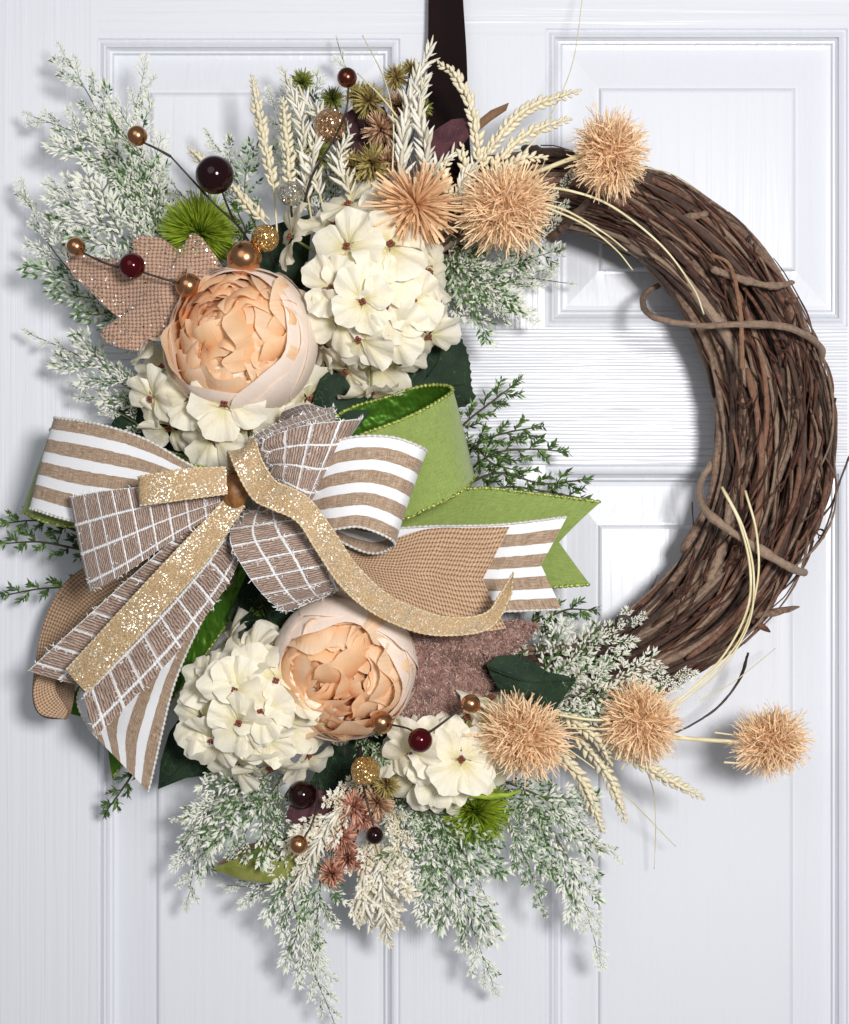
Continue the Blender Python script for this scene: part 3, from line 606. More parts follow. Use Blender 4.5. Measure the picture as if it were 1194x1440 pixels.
peony('round peach peony with open ruffled heart above the bow', 340, 482, 98, .110, (-.20, -1, .06), 21)
peony('round peach peony with cupped pale petals below the bow', 483, 937, 95, .105, (-.02, -1, -.22), 33)

# ---------------------------------------------------------------- raffia pompoms
def strand_ball(nst, seed, rmin, rmax, wpx, curl, seg=3, core=.2, flat=False, mess=0.0):
    r = np.random.RandomState(seed); mbs = MB(); V = []; F = []; MI = []
    for i in range(nst):
        dv = unit(r.randn(3)); L_ = r.uniform(rmin, rmax)*(1+(.15*math.sin(4*dv[0]+seed)*math.sin(5*dv[2]+2*seed)+.06*math.sin(7*dv[0]-3*dv[2]+seed) if mess else 0)); a = dv*core*r.uniform(.2, 1)
        if mess: a = dv*r.uniform(.30, .70); L_ = L_-np.linalg.norm(a)*.8; dv = unit(dv+r.randn(3)*mess)
        side = unit(np.cross(dv, r.randn(3))); cv = unit(np.cross(dv, side))*curl*r.randn(); w_ = wpx*r.uniform(.7, 1.3)
        b = len(V)
        for k in range(seg+1):
            t = k/seg; p = a+dv*(L_-core*.3)*t+cv*t*t*L_+(unit(r.randn(3))*.02*t)
            ww = w_*(1-.35*t) if k < seg or flat else w_*.25
            V += [p-side*ww, p+side*ww]
        for k in range(seg): F.append((b+2*k, b+2*k+1, b+2*k+3, b+2*k+2)); MI.append(1 if k == 0 or r.rand() < .12 else 0)
    m_ = MB(); m_.add(V, F); m_.m = MI
    if mess: m_.sphere((0, 0, 0), .42, 12, 8, 1)
    return m_
BALLS = [strand_ball(2300, s, .72, 1.10, .0155, .26, 3, .25, True, .52).mesh('raffia_strands', [M_RAFFIA, M_RAFFIA_D], False) for s in (1, 2)]
BALLT = strand_ball(620, 3, .55, 1.08, .030, .10, 3, .12, True).mesh('raffia_strands', [M_RAFFIA_D, M_RAFFIA_D], False)
def pompom(label, x, y, r, d, me, stem=None, tilt=0):
    th = thing('pompom_flower', label, 'flower', P(x, y, d), 'raffia pompoms')
    o = child('raffia_strands', me, th); o['kind'] = 'stuff'; frame(o, (math.cos(tilt), .3, math.sin(tilt)), (.2, -1, .3), (0, 0, 0), (r*S*.93, r*S*.82, r*S*.89))
    if stem:
        mb = MB(); mb.tube(crp(stem, 14), 3.0*S, 6); mb.build('stem', M_STRAW, th)
pompom('brown peach star-like raffia pompom left of the other top pompoms', 585, 288, 66, .13, BALLT)
pompom('peach raffia pompom in the middle of the three top ones', 712, 292, 68, .12, BALLS[0], [(700, 300, .1), (650, 320, .09)], .5)
pompom('peach raffia pompom standing on the top of the vine ring', 858, 217, 59, .125, BALLS[1], [(730, 250, .1), (760, 240, .11), (808, 222, .12), (850, 215, .12)], 1.5)
pompom('peach raffia pompom beside the lower dark leaf', 736, 1035, 63, .13, BALLS[1], [(730, 1035, .12), (680, 1030, .1)], 2.8)
pompom('peach raffia pompom at the bottom end of the bare vine ring', 898, 1015, 60, .115, BALLS[0], [(890, 1020, .11), (830, 1012, .1), (780, 1000, .09)], 2.2)
pompom('peach raffia pompom sticking out alone on a straw stem over the door', 1085, 1043, 55, .085, BALLS[1], [(1080, 1046, .085), (1030, 1043, .085), (930, 1036, .09)], .2)
PUFF = strand_ball(1700, 9, .85, 1.03, .019, .10, 3, .3).mesh('fuzzy_tuft', [M_PUFF, M_PUFF_D], False)
for lab, x, y, r, d in (('bright green fuzzy ball above the burlap maple leaf', 280, 328, 50, .085), ('bright green fuzzy ball under the small hydrangea', 668, 1140, 46, .075)):
    th = thing('fuzzy_ball', lab, 'flower', P(x, y, d), 'green fuzzy balls'); o = child('fuzzy_tuft', PUFF, th); o['kind'] = 'stuff'; frame(o, (1, .2, r*.01), (0, -1, .2), (0, 0, 0), r*S)
    if y > 700:
        mb = MB(); G = np.array([[P(a, b+vv*(5-abs(a-690)*.07), .10+.006*(1-abs(vv))) for vv in (-1, 0, 1)] for a, b in ((640, 1122), (665, 1119), (690, 1120), (715, 1118), (732, 1112))])
        mb.grid(G); mb.build('leaf_blade', M_PUFF, th)
# spiky little blossoms
SPK = {k: strand_ball(210, 5+i, .70, 1.05, .072, .08, 2, .15).mesh('blossom', [m1, m2], False) for i, (k, m1, m2) in enumerate((
    ('olive', plain('olive_blossom', srgb(190, 172, 108), srgb(156, 142, 78), .6, 200), plain('olive_blossom_d', srgb(140, 116, 70), rough=.6)),
    ('tan', plain('tan_blossom', srgb(222, 188, 154), srgb(192, 152, 120), .6, 200), plain('tan_blossom_d', srgb(156, 116, 88), rough=.6)),
    ('green', plain('green_blossom', srgb(160, 160, 84), srgb(128, 134, 62), .6, 200), plain('green_blossom_d', srgb(96, 112, 40), rough=.6)),
    ('pink', plain('pink_blossom', srgb(228, 176, 150), srgb(200, 140, 116), .6, 200), plain('pink_blossom_d', srgb(160, 104, 84), rough=.6))))}
def blossoms(label, items, root):
    th = thing('blossom_pick', label, 'flower', P(*root), 'picks of small spiky blossoms')
    for x, y, r, k, d in items:
        o = child('blossom', SPK[k], th); o['kind'] = 'stuff'; frame(o, unit(RS.randn(3)), (RS.uniform(-.3, .3), -1, RS.uniform(-.3, .3)), P(x, y, d)-org(th), r*S)
        mb = MB(); mb.tube(crp([root, ((root[0]+x)/2+8, (root[1]+y)/2, (root[2]+d)/2), (x, y, d)], 8), 1.4*S, 5); mb.build('stem', M_WIRE, th)
blossoms('pick of olive and tan spiky blossoms left of the hanger strap', [(497, 236, 24, 'olive', .10), (524, 230, 29, 'olive', .105), (545, 226, 22, 'tan', .1), (520, 142, 26, 'olive', .085), (502, 133, 20, 'olive', .08), (557, 108, 20, 'olive', .075), (536, 182, 27, 'tan', .09), (468, 140, 18, 'green', .08), (440, 213, 27, 'green', .09), (561, 149, 22, 'tan', .075), (425, 115, 18, 'green', .07), (578, 96, 14, 'olive', .07), (596, 152, 14, 'green', .07)], (520, 290, .07))
blossoms('pick of dusty pink spiky blossoms under the lower peony', [(498, 1135, 25, 'pink', .095), (480, 1176, 26, 'pink', .09), (467, 1228, 22, 'pink', .08), (514, 1216, 18, 'pink', .085), (531, 1128, 24, 'tan', .095), (544, 1103, 20, 'olive', .1), (490, 1205, 22, 'pink', .08), (512, 1150, 22, 'pink', .09)], (520, 1070, .07))

# ---------------------------------------------------------------- leaves
def leaf(name, label, cat, poly, d, mat, group=None, bulge=.006, ripple=.003, slope=(0, 0), vein=None, ser=0, nb=110, th_=.0008, centre=None, smoothit=False):
    pl = np.array(poly, float)
    if smoothit: q = cr(np.vstack([pl, pl[:1]]), nb+1)[:-1]
    else:
        q = []; L_ = np.r_[0, np.cumsum(np.linalg.norm(np.diff(np.vstack([pl, pl[:1]]), axis=0), axis=1))]; xs = np.linspace(0, L_[-1], nb+1)[:-1]
        cl_ = np.vstack([pl, pl[:1]]); q = np.stack([np.interp(xs, L_, cl_[:, k]) for k in (0, 1)], 1)
    c_ = np.array(centre) if centre is not None else q.mean(0)
    if ser:
        rel = q-c_; q = c_+rel*(1+ser*(np.arange(nb) % 3 == 0)[:, None]/np.linalg.norm(rel, axis=1)[:, None])
    rings = [0, .2, .4, .6, .8, .93, 1.0]; V = []; a = RS.rand(3)*6; bsc = min(1, np.linalg.norm(q-c_, axis=1).mean()/90)
    org_ = P(c_[0], c_[1], d); o0 = org_
    def dep(x, y, s): return d+bulge*bsc*(1-s*s)+ripple*math.sin((x-c_[0])*.05+a[0])*math.sin((y-c_[1])*.045+a[1])+slope[0]*(x-c_[0])/100+slope[1]*(y-c_[1])/100
    G = np.array([[P(*(c_+(p-c_)*s), dep(*(c_+(p-c_)*s), s)) for p in np.vstack([q, q[:1]])] for s in rings])
    mb = MB(); mb.grid(G); mb.grid((G+np.array((0, th_, 0)))[:, ::-1]); mb.grid(np.stack([G[-1], G[-1]+np.array((0, th_, 0))]))
    th = thing(name, label, cat, o0, group); b = mb.build('blade', mat, th)
    if vein:
        for vp in vein:
            e = MB(); pts = cr([P(x, y, dep(x, y, .4)+.0006) for x, y in vp], 12); e.tube(pts, np.linspace(1.6, .6, 12)*S, 5); e.build('vein', mat, th)
    return th, G
lf, G = leaf('burlap_leaf', 'glittered burlap maple leaf with rounded lobes left of the upper peony', 'leaf', [(92, 368), (104, 390), (122, 405), (143, 426), (158, 440), (167, 446), (150, 458), (140, 468), (150, 482), (172, 490), (196, 494), (212, 478), (240, 470), (290, 468), (330, 420), (316, 380), (300, 355), (284, 334), (271, 326), (262, 338), (252, 352), (243, 346), (228, 335), (206, 331), (192, 331), (186, 340), (188, 362), (180, 366), (150, 364), (118, 358), (104, 358)], .105, M_LEAFBUR, nb=150, bulge=.008, ripple=.005, centre=(225, 408))
e = MB()
def flakes(e, G, cnt, sz, off=.0012):
    n_, m_ = G.shape[:2]; V = []; F = []
    for _ in range(cnt):
        i, j = RS.randint(0, n_-1), RS.randint(0, m_-1); i = max(i, int((n_-1)*math.sqrt(RS.rand()))); i = min(i, n_-2)
        a, b = RS.rand(2); p = (G[i, j]*(1-a)+G[i+1, j]*a)*(1-b)+(G[i, j+1]*(1-a)+G[i+1, j+1]*a)*b+np.array((0, -off, 0))
        u = unit(RS.randn(3)*np.array((1, .35, 1))); v = unit(np.cross(u, RS.randn(3)*np.array((.35, 1, .35)))); s_ = sz*S*RS.uniform(.6, 1.3); bb = len(V)
        V += [p-u*s_, p-v*s_, p+u*s_, p+v*s_]; F.append((bb, bb+1, bb+2, bb+3))
    e.add(V, F)
flakes(e, G, 650, 1.2); o = e.build('glitter_flakes', M_FLAKE, lf, False); o['kind'] = 'stuff'
lf, G = leaf('velvet_leaf', 'fuzzy mauve velvet maple leaf right of the lower peony', 'leaf', [(560, 870), (640, 868), (700, 874), (728, 871), (760, 877), (744, 897), (726, 914), (700, 922), (677, 936), (684, 950), (694, 966), (668, 985), (647, 1004), (630, 1012), (600, 1020), (565, 1005), (543, 990), (520, 940)], .098, M_VELVET, nb=120, bulge=.010, ripple=.005, centre=(620, 930))
e = MB(); V = []; F = []; MI = []
for _ in range(9000):
    i = min(5, int(6*math.sqrt(RS.rand()))); j = RS.randint(0, G.shape[1]-1); a, b = RS.rand(2)
    p = (G[i, j]*(1-a)+G[i+1, j]*a)*(1-b)+(G[i, j+1]*(1-a)+G[i+1, j+1]*a)*b
    dv = unit(RS.randn(3)*.8+np.array((.4, -1.0, -.5))); s_ = unit(np.cross(dv, RS.randn(3)))*.7*S; q = p+dv*RS.uniform(4, 9)*S; bb = len(V)
    V += [p-s_, p+s_, q]; F.append((bb, bb+1, bb+2)); MI.append(1 if RS.rand() < .25 else 0)
e.add(V, F); e.m = MI; o = e.build('velvet_pile', M_VFIB, lf, False); o['kind'] = 'stuff'
lg = 'dark green veined leaves'
leaf('leaf', 'dark green serrated leaf below the large hydrangea, right edge over the door', 'leaf', [(560, 520), (590, 480), (628, 458), (650, 480), (660, 510), (663, 545), (668, 560), (650, 572), (610, 580), (560, 590), (530, 560)], .052, M_LEAF, lg, ser=2.0, smoothit=True, vein=[[(560, 575), (600, 530), (640, 470)], [(585, 548), (620, 545), (655, 540)], [(600, 530), (615, 510), (622, 480)]])
leaf('leaf', 'dark green pointed leaf under the lower left hydrangea', 'leaf', [(222, 1110), (226, 1070), (238, 1030), (252, 1010), (300, 1040), (340, 1080), (310, 1088), (262, 1094)], .06, M_LEAF, lg, vein=[[(330, 1075), (270, 1070), (228, 1104)]])
leaf('leaf', 'dark green pointed leaf between the mauve velvet leaf and lower pompoms', 'leaf', [(684, 935), (700, 922), (728, 921), (750, 930), (770, 945), (813, 953), (795, 978), (780, 1000), (765, 1000), (730, 985), (700, 968)], .115, M_LEAF, lg, slope=(-.006, 0), vein=[[(690, 940), (740, 958), (806, 956)]])
leaf('leaf', 'dark green leaf end below the middle lower pompom', 'leaf', [(745, 1010), (770, 990), (790, 1000), (780, 1030), (760, 1050)], .09, M_LEAF, lg)
leaf('leaf', 'dark green leaf in shadow between upper peony and green ribbon loop', 'leaf', [(440, 565), (455, 515), (500, 540), (530, 565), (505, 600), (450, 620)], .092, M_LEAF, lg)
leaf('leaf', 'dark green leaf added to fill the shaded gap just above the lower peony', 'leaf', [(320, 870), (350, 800), (420, 790), (480, 830), (450, 880), (380, 910)], .07, M_LEAF, lg)  # added backing: its dark green stands in for the shade between bow and peony
leaf('leaf', 'dark green leaf added for the shaded gap above the striped loop, left of the peony', 'leaf', [(150, 610), (175, 560), (205, 520), (240, 560), (260, 640), (200, 640)], .045, M_LEAF, lg)  # added leaf, keeps the white door out of a gap meant as shade
leaf('leaf', 'dark green leaf added as shade behind the topmost hydrangea petals', 'leaf', [(330, 380), (370, 320), (440, 300), (430, 400), (390, 430)], .065, M_LEAF, lg)  # added behind the flowers so the gaps there look shaded
leaf('leaf', 'dark green leaf added as shady backing behind the berries under the lower peony', 'leaf', [(430, 1110), (470, 1040), (560, 1010), (600, 1060), (560, 1130), (490, 1150)], .055, M_LEAF, lg)  # added dark backing in place of the deep shade under the peony
leaf('leaf', 'olive green folded leaf under the frosted sprigs, bottom left', 'leaf', [(298, 1222), (330, 1208), (370, 1190), (412, 1180), (430, 1205), (420, 1232), (385, 1242), (345, 1238)], .075, M_LEAFO, None, slope=(.004, .004), bulge=.008)
leaf('leaf', 'bronze edged leaf behind the olive leaf at the bottom', 'leaf', [(305, 1216), (340, 1190), (395, 1176), (440, 1180), (430, 1200), (380, 1196), (330, 1214)], .070, M_LEAFB, None)
leaf('leaf', 'plum coloured leaf beside the dark berry at the bottom', 'leaf', [(400, 1150), (412, 1125), (440, 1108), (470, 1118), (480, 1140), (455, 1172), (425, 1168)], .085, M_LEAFP, None, bulge=.01)
leaf('leaf', 'bronze leaf beside the plum leaf at the bottom', 'leaf', [(445, 1130), (470, 1112), (495, 1120), (490, 1145), (465, 1160)], .082, M_LEAFB, None)
leaf('leaf', 'dark plum leaf over the lower end of the hanger strap', 'leaf', [(585, 215), (600, 190), (635, 168), (660, 165), (668, 180), (650, 205), (620, 225), (600, 235)], .112, M_LEAFP, None, bulge=.001, slope=(.01, .01))
leaf('leaf', 'small brown curled leaf right of the hanger strap', 'leaf', [(665, 175), (690, 155), (716, 144), (712, 155), (690, 170), (672, 185)], .09, M_LEAFB, None)
leaf('leaf', 'dark plum leaf among the olive blossoms', 'leaf', [(470, 170), (500, 150), (540, 150), (560, 190), (550, 240), (500, 240)], .06, M_LEAFP, None)

# ---------------------------------------------------------------- fronds
def frond_mesh(seed, frost, mats, fat=1.0):
    r = np.random.RandomState(seed); V = []; F = []; MI = []
    def leafl(p, dv, L_, w_, f):
        dv = unit(dv); s_ = unit(np.cross(dv, (r.uniform(-.7, .7), r.uniform(-.7, .7), 1))); up = np.cross(s_, dv)
        b = len(V); V.extend([p, p+dv*L_*.45-s_*w_, p+dv*L_, p+dv*L_*.45+s_*w_, p+dv*L_*.5+up*w_*.5])
        F.extend([(b, b+1, b+4), (b+1, b+2, b+4), (b+2, b+3, b+4), (b+3, b, b+4)])
        k = 2 if r.rand() < f else (1 if r.rand() < .55 else 0); MI.extend([k]*4)
    mb = MB()
    ax = [np.array((t, .04*math.sin(3*t+seed), -.10*t*t+.02*math.sin(5*t))) for t in np.linspace(0, 1, 10)]
    ax = np.array(ax); mb.tube(ax, np.linspace(.012, .004, 10), 4, 3, False)
    nt = 10
    for i in range(nt):
        t = .06+.90*i/(nt-1); sd = 1 if i % 2 else -1; p0 = np.array([np.interp(t, np.linspace(0, 1, 10), ax[:, k]) for k in range(3)])
        L_ = (.30*(1-t)**.75+.09)*r.uniform(.7, 1.25); a = math.radians(r.uniform(24, 42)); dv = np.array((math.cos(a), sd*math.sin(a), r.uniform(-.35, .65)))
        mb.tube([p0, p0+dv*L_], [.007, .003], 3, 3, False)
        nl = max(2, int(L_/.105))
        for q in range(nl):
            tt = (q+.6)/nl; pp = p0+dv*L_*tt
            for s2 in (-1, 1):
                perp = unit(np.cross((0, 0, 1), dv))*s2; f = frost*(.35+1.1*tt)
                leafl(pp, dv*1.0+perp*.62+np.array((0, 0, r.uniform(-.2, .5))), .155*r.uniform(.45, 1.4), .027*fat, f)
        leafl(p0+dv*L_, dv, .16, .030*fat, min(1, frost*1.6))
    for i in range(16):
        t = .05+.93*i/15; p0 = np.array([np.interp(t, np.linspace(0, 1, 10), ax[:, k]) for k in range(3)]); sd = 1 if i % 2 else -1
        leafl(p0, (1, sd*.7, r.uniform(0, .6)), .14, .025*fat, frost)
    mb.add(V, F, None, 0); n0 = len(mb.m)-len(MI)
    for i, k in enumerate(MI): mb.m[n0+i] = k
    return mb.mesh('frond', mats, False)
FR = {k: [frond_mesh(10*i+s, f, M_CEDAR) for s in range(3)] for i, (k, f) in enumerate((('g', .22), ('m', .55), ('w', .88)))}
FRC = [frond_mesh(90+s, .5, M_CREAMFR, 1.6) for s in range(3)]
def cedar(label, pts, wid, g0='g', g1='w', gap=19, cream=False, cat='sprig', name='cedar_spray', group='frosted cedar sprays'):
    base = P(*pts[0]); th = thing(name, label, cat, base, group); o0 = base
    C_ = crp(pts, 60); L_ = np.linalg.norm(np.diff(C_, axis=0), axis=1).sum()/S
    mb = MB(); mb.tube(C_, np.linspace(1.7, .5, 60)*S, 5); mb.build('stem', (M_CREAMFR if cream else M_CEDAR)[3], th)
    n = max(4, int(L_/gap))
    for i in range(n+1):
        t = i/n; k = min(58, int(t*58)); T = unit(C_[k+1]-C_[k]); p = C_[k]
        prof = (.66+.60*math.sin(PI*min(1, t*1.05+.12)))*(1-.26*t)
        side = (-1 if i % 2 else 1)
        vd = np.array((0, -1., 0)); sv = unit(np.cross(T, vd)); a = math.radians(RS.uniform(20, 40)*(1-.35*t))*(0 if i == n else 1)
        dr = T*math.cos(a)+sv*side*math.sin(a)+vd*RS.uniform(-.10, .35)
        sz = wid*prof*RS.uniform(.68, 1.28)*S
        if cream: me = random.choice(FRC)
        else:
            u = t+RS.uniform(-.3, .3); seq = {'g': 0, 'm': 1, 'w': 2}; q = seq[g0]+(seq[g1]-seq[g0])*min(1, max(0, u)); me = random.choice(FR['gmw'[int(round(q))]])
        o = child('frond', me, th); frame(o, dr, (RS.uniform(-.35, .35), -1, RS.uniform(-.35, .35)), p-o0, sz)
for a in (
 ('tallest frosted cedar spray leaning up to the top left corner', [(235, 400, .06), (205, 300, .07), (160, 200, .07), (120, 125, .06), (90, 76, .05)], 62, 'g', 'w'),
 ('frosted cedar spray reaching left above the two sprays over the maple leaf', [(225, 350, .055), (185, 262, .065), (120, 195, .06), (45, 163, .045)], 60, 'g', 'w'),
 ('upright wispy frosted cedar spray just left of the bronze berry', [(220, 330, .06), (205, 240, .07), (190, 170, .07), (200, 112, .065)], 56, 'm', 'w'),
 ('whitest frosted cedar spray fanning above the left tip of the maple leaf', [(225, 400, .07), (190, 350, .085), (140, 310, .085), (82, 262, .075)], 64, 'm', 'w'),
 ('frosted cedar spray curving out behind the small far left bronze berry', [(200, 455, .045), (120, 400, .055), (70, 345, .055), (36, 275, .045)], 58, 'g', 'w'),
 ('dark green cedar spray under the left edge of the maple leaf', [(220, 500, .04), (170, 450, .05), (130, 410, .05), (100, 370, .05)], 50, 'g', 'g'),
 ('frosted cedar spray pointing left below the maple leaf', [(225, 575, .05), (165, 535, .055), (110, 500, .05), (55, 475, .035)], 50, 'g', 'w'),
 ('small frosted cedar twig just above the striped loop at left', [(225, 615, .05), (175, 585, .05), (140, 565, .045), (104, 543, .035)], 34, 'm', 'w'),
 ('frosted cedar spray behind the large burgundy berry', [(360, 320, .05), (340, 270, .055), (318, 225, .055), (300, 200, .05)], 52, 'g', 'w'),
 ('frosted cedar spray beside the green fuzzy ball', [(330, 350, .05), (280, 300, .055), (245, 262, .05)], 40, 'g', 'm'),
 ('dark cedar twig between the green fuzzy ball and the large bronze berry', [(340, 380, .06), (290, 370, .06), (230, 310, .05)], 42, 'g', 'm'),
 ('frosted cedar spray standing behind the two cream grain ears', [(440, 320, .05), (420, 240, .055), (385, 150, .05), (380, 190, .05)][:3], 56, 'm', 'w'),
 ('frosted cedar spray behind the grass spikes left of the dark stalked berry', [(470, 290, .05), (450, 210, .06), (425, 140, .06), (400, 105, .05)], 56, 'm', 'w'),
 ('blurred thin cedar tip above the stalked brown berry', [(500, 200, .03), (495, 130, .03), (475, 60, .025)], 30, 'w', 'w'),
 ('frosted cedar spray rising behind the right top pompom', [(690, 400, .06), (730, 360, .075), (765, 310, .085), (790, 268, .09)], 52, 'm', 'w'),
 ('frosted cedar spray pointing right under the top pompoms', [(600, 360, .06), (660, 385, .065), (710, 400, .06), (760, 380, .05)], 62, 'g', 'w'),
 ('frosted cedar spray drooping right of the large hydrangea', [(590, 360, .06), (640, 400, .065), (690, 430, .06), (735, 445, .05)], 60, 'g', 'w'),
 ('short frosted cedar spray hugging the right side of the large hydrangea', [(600, 340, .06), (640, 370, .075), (680, 400, .075), (700, 425, .07)], 52, 'g', 'm'),
 ('faint cedar wisp over the door right of the top hydrangea', [(700, 390, .035), (750, 392, .03), (795, 398, .02)], 34, 'w', 'w'),
 ('whitest cedar spray rising to the curled wire inside the ring', [(720, 1000, .07), (770, 950, .085), (830, 915, .09), (882, 880, .085)], 62, 'm', 'w'),
 ('frosted cedar spray running right above the ring-end pompom', [(740, 1010, .08), (810, 975, .1), (880, 955, .105), (948, 950, .1)], 60, 'm', 'w'),
 ('frosted cedar spray behind the pointed dark leaf at lower right', [(700, 1000, .06), (730, 950, .07), (770, 905, .07), (800, 890, .06)], 56, 'm', 'w'),
 ('frosted cedar spray filling between the two lower inner pompoms', [(740, 1060, .07), (800, 1010, .085), (850, 985, .09)], 60, 'g', 'w'),
 ('long cedar spray trailing down right, farthest right at the bottom', [(700, 1100, .06), (760, 1150, .07), (805, 1220, .065), (838, 1328, .05)], 62, 'g', 'w'),
 ('dark green tipped cedar spray hanging between two frosted ones, lower right', [(690, 1100, .07), (715, 1160, .08), (740, 1210, .08), (762, 1272, .07)], 46, 'g', 'g'),
 ('cedar spray pointing right below the grain ears at lower right', [(700, 1095, .06), (760, 1120, .075), (815, 1155, .07), (862, 1200, .06)], 58, 'g', 'w'),
 ('long frosted cedar spray hanging straight below the small hydrangea', [(570, 1110, .06), (610, 1180, .075), (650, 1270, .07), (692, 1380, .05)], 66, 'g', 'w'),
 ('frosted cedar spray hanging just left of the longest middle spray', [(560, 1110, .07), (575, 1180, .08), (605, 1240, .075), (640, 1295, .06)], 54, 'm', 'w'),
 ('green cedar spray right of the black berry', [(580, 1110, .07), (630, 1170, .085), (665, 1220, .08), (688, 1275, .07)], 56, 'g', 'm'),
 ('frosted cedar spray drooping at far lower left below the hydrangea', [(370, 1070, .05), (310, 1110, .065), (280, 1180, .06), (265, 1262, .045)], 58, 'g', 'w'),
 ('bushy frosted cedar spray under the lower left hydrangea', [(390, 1080, .06), (340, 1110, .08), (300, 1140, .08), (262, 1150, .07)], 58, 'm', 'w'),
 ('green cedar spray just above the olive folded leaf', [(400, 1090, .06), (370, 1130, .085), (345, 1170, .085), (330, 1205, .075)], 60, 'g', 'm'),
 ('green cedar spray beside the plum leaf', [(420, 1090, .06), (395, 1130, .085), (385, 1165, .085), (380, 1195, .08)], 48, 'g', 'm'),
 ('longest cedar spray trailing to the bottom edge of the picture', [(440, 1110, .06), (410, 1220, .07), (425, 1320, .06), (470, 1438, .04)], 60, 'm', 'w'),
 ('green cedar spray in the middle of the bottom trailing cluster', [(440, 1160, .06), (450, 1240, .075), (445, 1300, .07), (440, 1350, .06)], 46, 'g', 'm'),
 ('small frosted cedar twig under the olive leaf', [(430, 1220, .05), (370, 1245, .05), (318, 1245, .045)], 34, 'm', 'w'),
 ('dark cedar twig just below the lower peony beside the bronze berry', [(500, 1040, .08), (520, 1045, .09), (535, 1060, .09)], 50, 'g', 'm'),
): cedar(*a)
for a in (
 ('white feathery frond sloping down left of the pink blossoms', [(520, 1110, .08), (475, 1140, .095), (440, 1190, .09), (412, 1245, .08)], 42),
 ('cream feathery frond hanging below the black berry', [(520, 1170, .08), (535, 1220, .09), (540, 1265, .08), (547, 1315, .065)], 46),
 ('cream feathery frond hanging left below the pink blossoms', [(500, 1190, .075), (515, 1230, .085), (515, 1265, .08), (520, 1298, .065)], 46),
 ('cream feathery frond tucked right of the pink blossoms', [(545, 1130, .08), (560, 1160, .095), (560, 1200, .09), (555, 1230, .08)], 38),
): cedar(a[0], a[1], a[2], cream=True, name='feather_frond', gap=14, group='cream feathery fronds', cat='frond')

# ---------------------------------------------------------------- grain ears
mb = MB(); V = []; rg = [(0, .10), (.15, .20), (.4, .27), (.7, .2), (.9, .09), (1.0, .01)]
for x, r_ in rg:
    for j in range(6): a = 2*PI*j/6; V.append((x, r_*math.cos(a), .75*r_*math.sin(a)))
mb.add(V, [(i*6+j, i*6+(j+1) % 6, (i+1)*6+(j+1) % 6, (i+1)*6+j) for i in range(5) for j in range(6)]); GRAIN = mb.mesh('spikelet', M_GRAIN)
def ear(label, pts, frac=.72, glen=13, cat='grass ear', tight=1.0):
    base = P(*pts[0]); th = thing('grain_ear', label, cat, base, 'cream grain ears'); C_ = crp(pts, 80); L_ = np.linalg.norm(np.diff(C_, axis=0), axis=1).sum()/S
    mb = MB(); mb.tube(C_, np.linspace(1.5, .8, 80)*S, 5); mb.build('stem', M_STRAW, th)
    n = min(95, int(L_*frac/(3.1*tight)))
    for i in range(n):
        t = 1-frac+frac*i/(n-1); k = min(78, int(t*79)); T = unit(C_[k+1]-C_[k]); vd = np.array((0, -1., 0)); sv = unit(np.cross(T, vd))
        m_ = i % 3; side = sv if m_ == 0 else (-sv if m_ == 1 else vd); a = math.radians(RS.uniform(24, 44) if i < n-2 else 5)
        dr = T*math.cos(a)+side*math.sin(a)+RS.randn(3)*.08; taper = (1-.5*max(0, (t-.75)/.25))
        o = child('spikelet', GRAIN, th); g_ = glen*RS.uniform(.85, 1.15)*S*taper; frame(o, dr, (RS.uniform(-.4, .4), -1, 0), C_[k]+side*1.2*S-base, g_)
for a in (
 ('tall cream grain ear, leftmost of the upright ones behind the hydrangea', [(390, 330, .08), (384, 260, .09), (368, 180, .09), (355, 106, .08)]),
 ('cream grain ear standing right of the tallest left ear', [(410, 335, .085), (408, 260, .1), (404, 200, .1), (398, 140, .095)]),
 ('short cream grain ear poking out above the large burgundy berry', [(380, 310, .07), (340, 270, .075), (300, 238, .07), (265, 209, .06)], .45),
 ('cream grain ear leaning left toward the gold glitter ball', [(390, 330, .08), (350, 290, .085), (325, 260, .08)], .7),
 ('drooping cream grain ear crossing the hanger strap', [(655, 290, .1), (672, 220, .115), (662, 150, .12), (640, 105, .115), (615, 88, .105)]),
 ('upper cream grain ear reaching far right at the top', [(640, 300, .095), (680, 225, .11), (735, 158, .105), (815, 127, .09)]),
 ('lower cream grain ear reaching right toward the top pompom', [(645, 310, .1), (690, 240, .115), (740, 190, .11), (802, 167, .095)]),
 ('cream grain ear fanning low behind the middle top pompom', [(640, 300, .1), (690, 260, .12), (730, 225, .12), (768, 222, .115)], .8),
 ('short cream grain ear just right of the strap end', [(650, 300, .1), (632, 270, .115), (622, 245, .12), (630, 225, .118)], .7),
 ('short upright cream grain ear between the two top pompoms', [(650, 300, .1), (655, 250, .12), (650, 205, .12)], .8),
 ('cream grain ear at lower right with the farthest right tip', [(780, 1000, .08), (850, 1040, .1), (915, 1082, .1), (990, 1122, .085)]),
 ('cream grain ear curving down right between the lower pompoms', [(775, 990, .08), (820, 1045, .095), (855, 1090, .09), (880, 1155, .075)]),
 ('cream grain ear hanging just left of the curving lower ear', [(760, 1000, .08), (790, 1060, .09), (820, 1100, .085), (848, 1170, .07)]),
 ('cream grain ear lying right beside the ring-end pompom base', [(770, 990, .09), (810, 1015, .11), (840, 1040, .11), (860, 1075, .1)]),
): ear(*a)

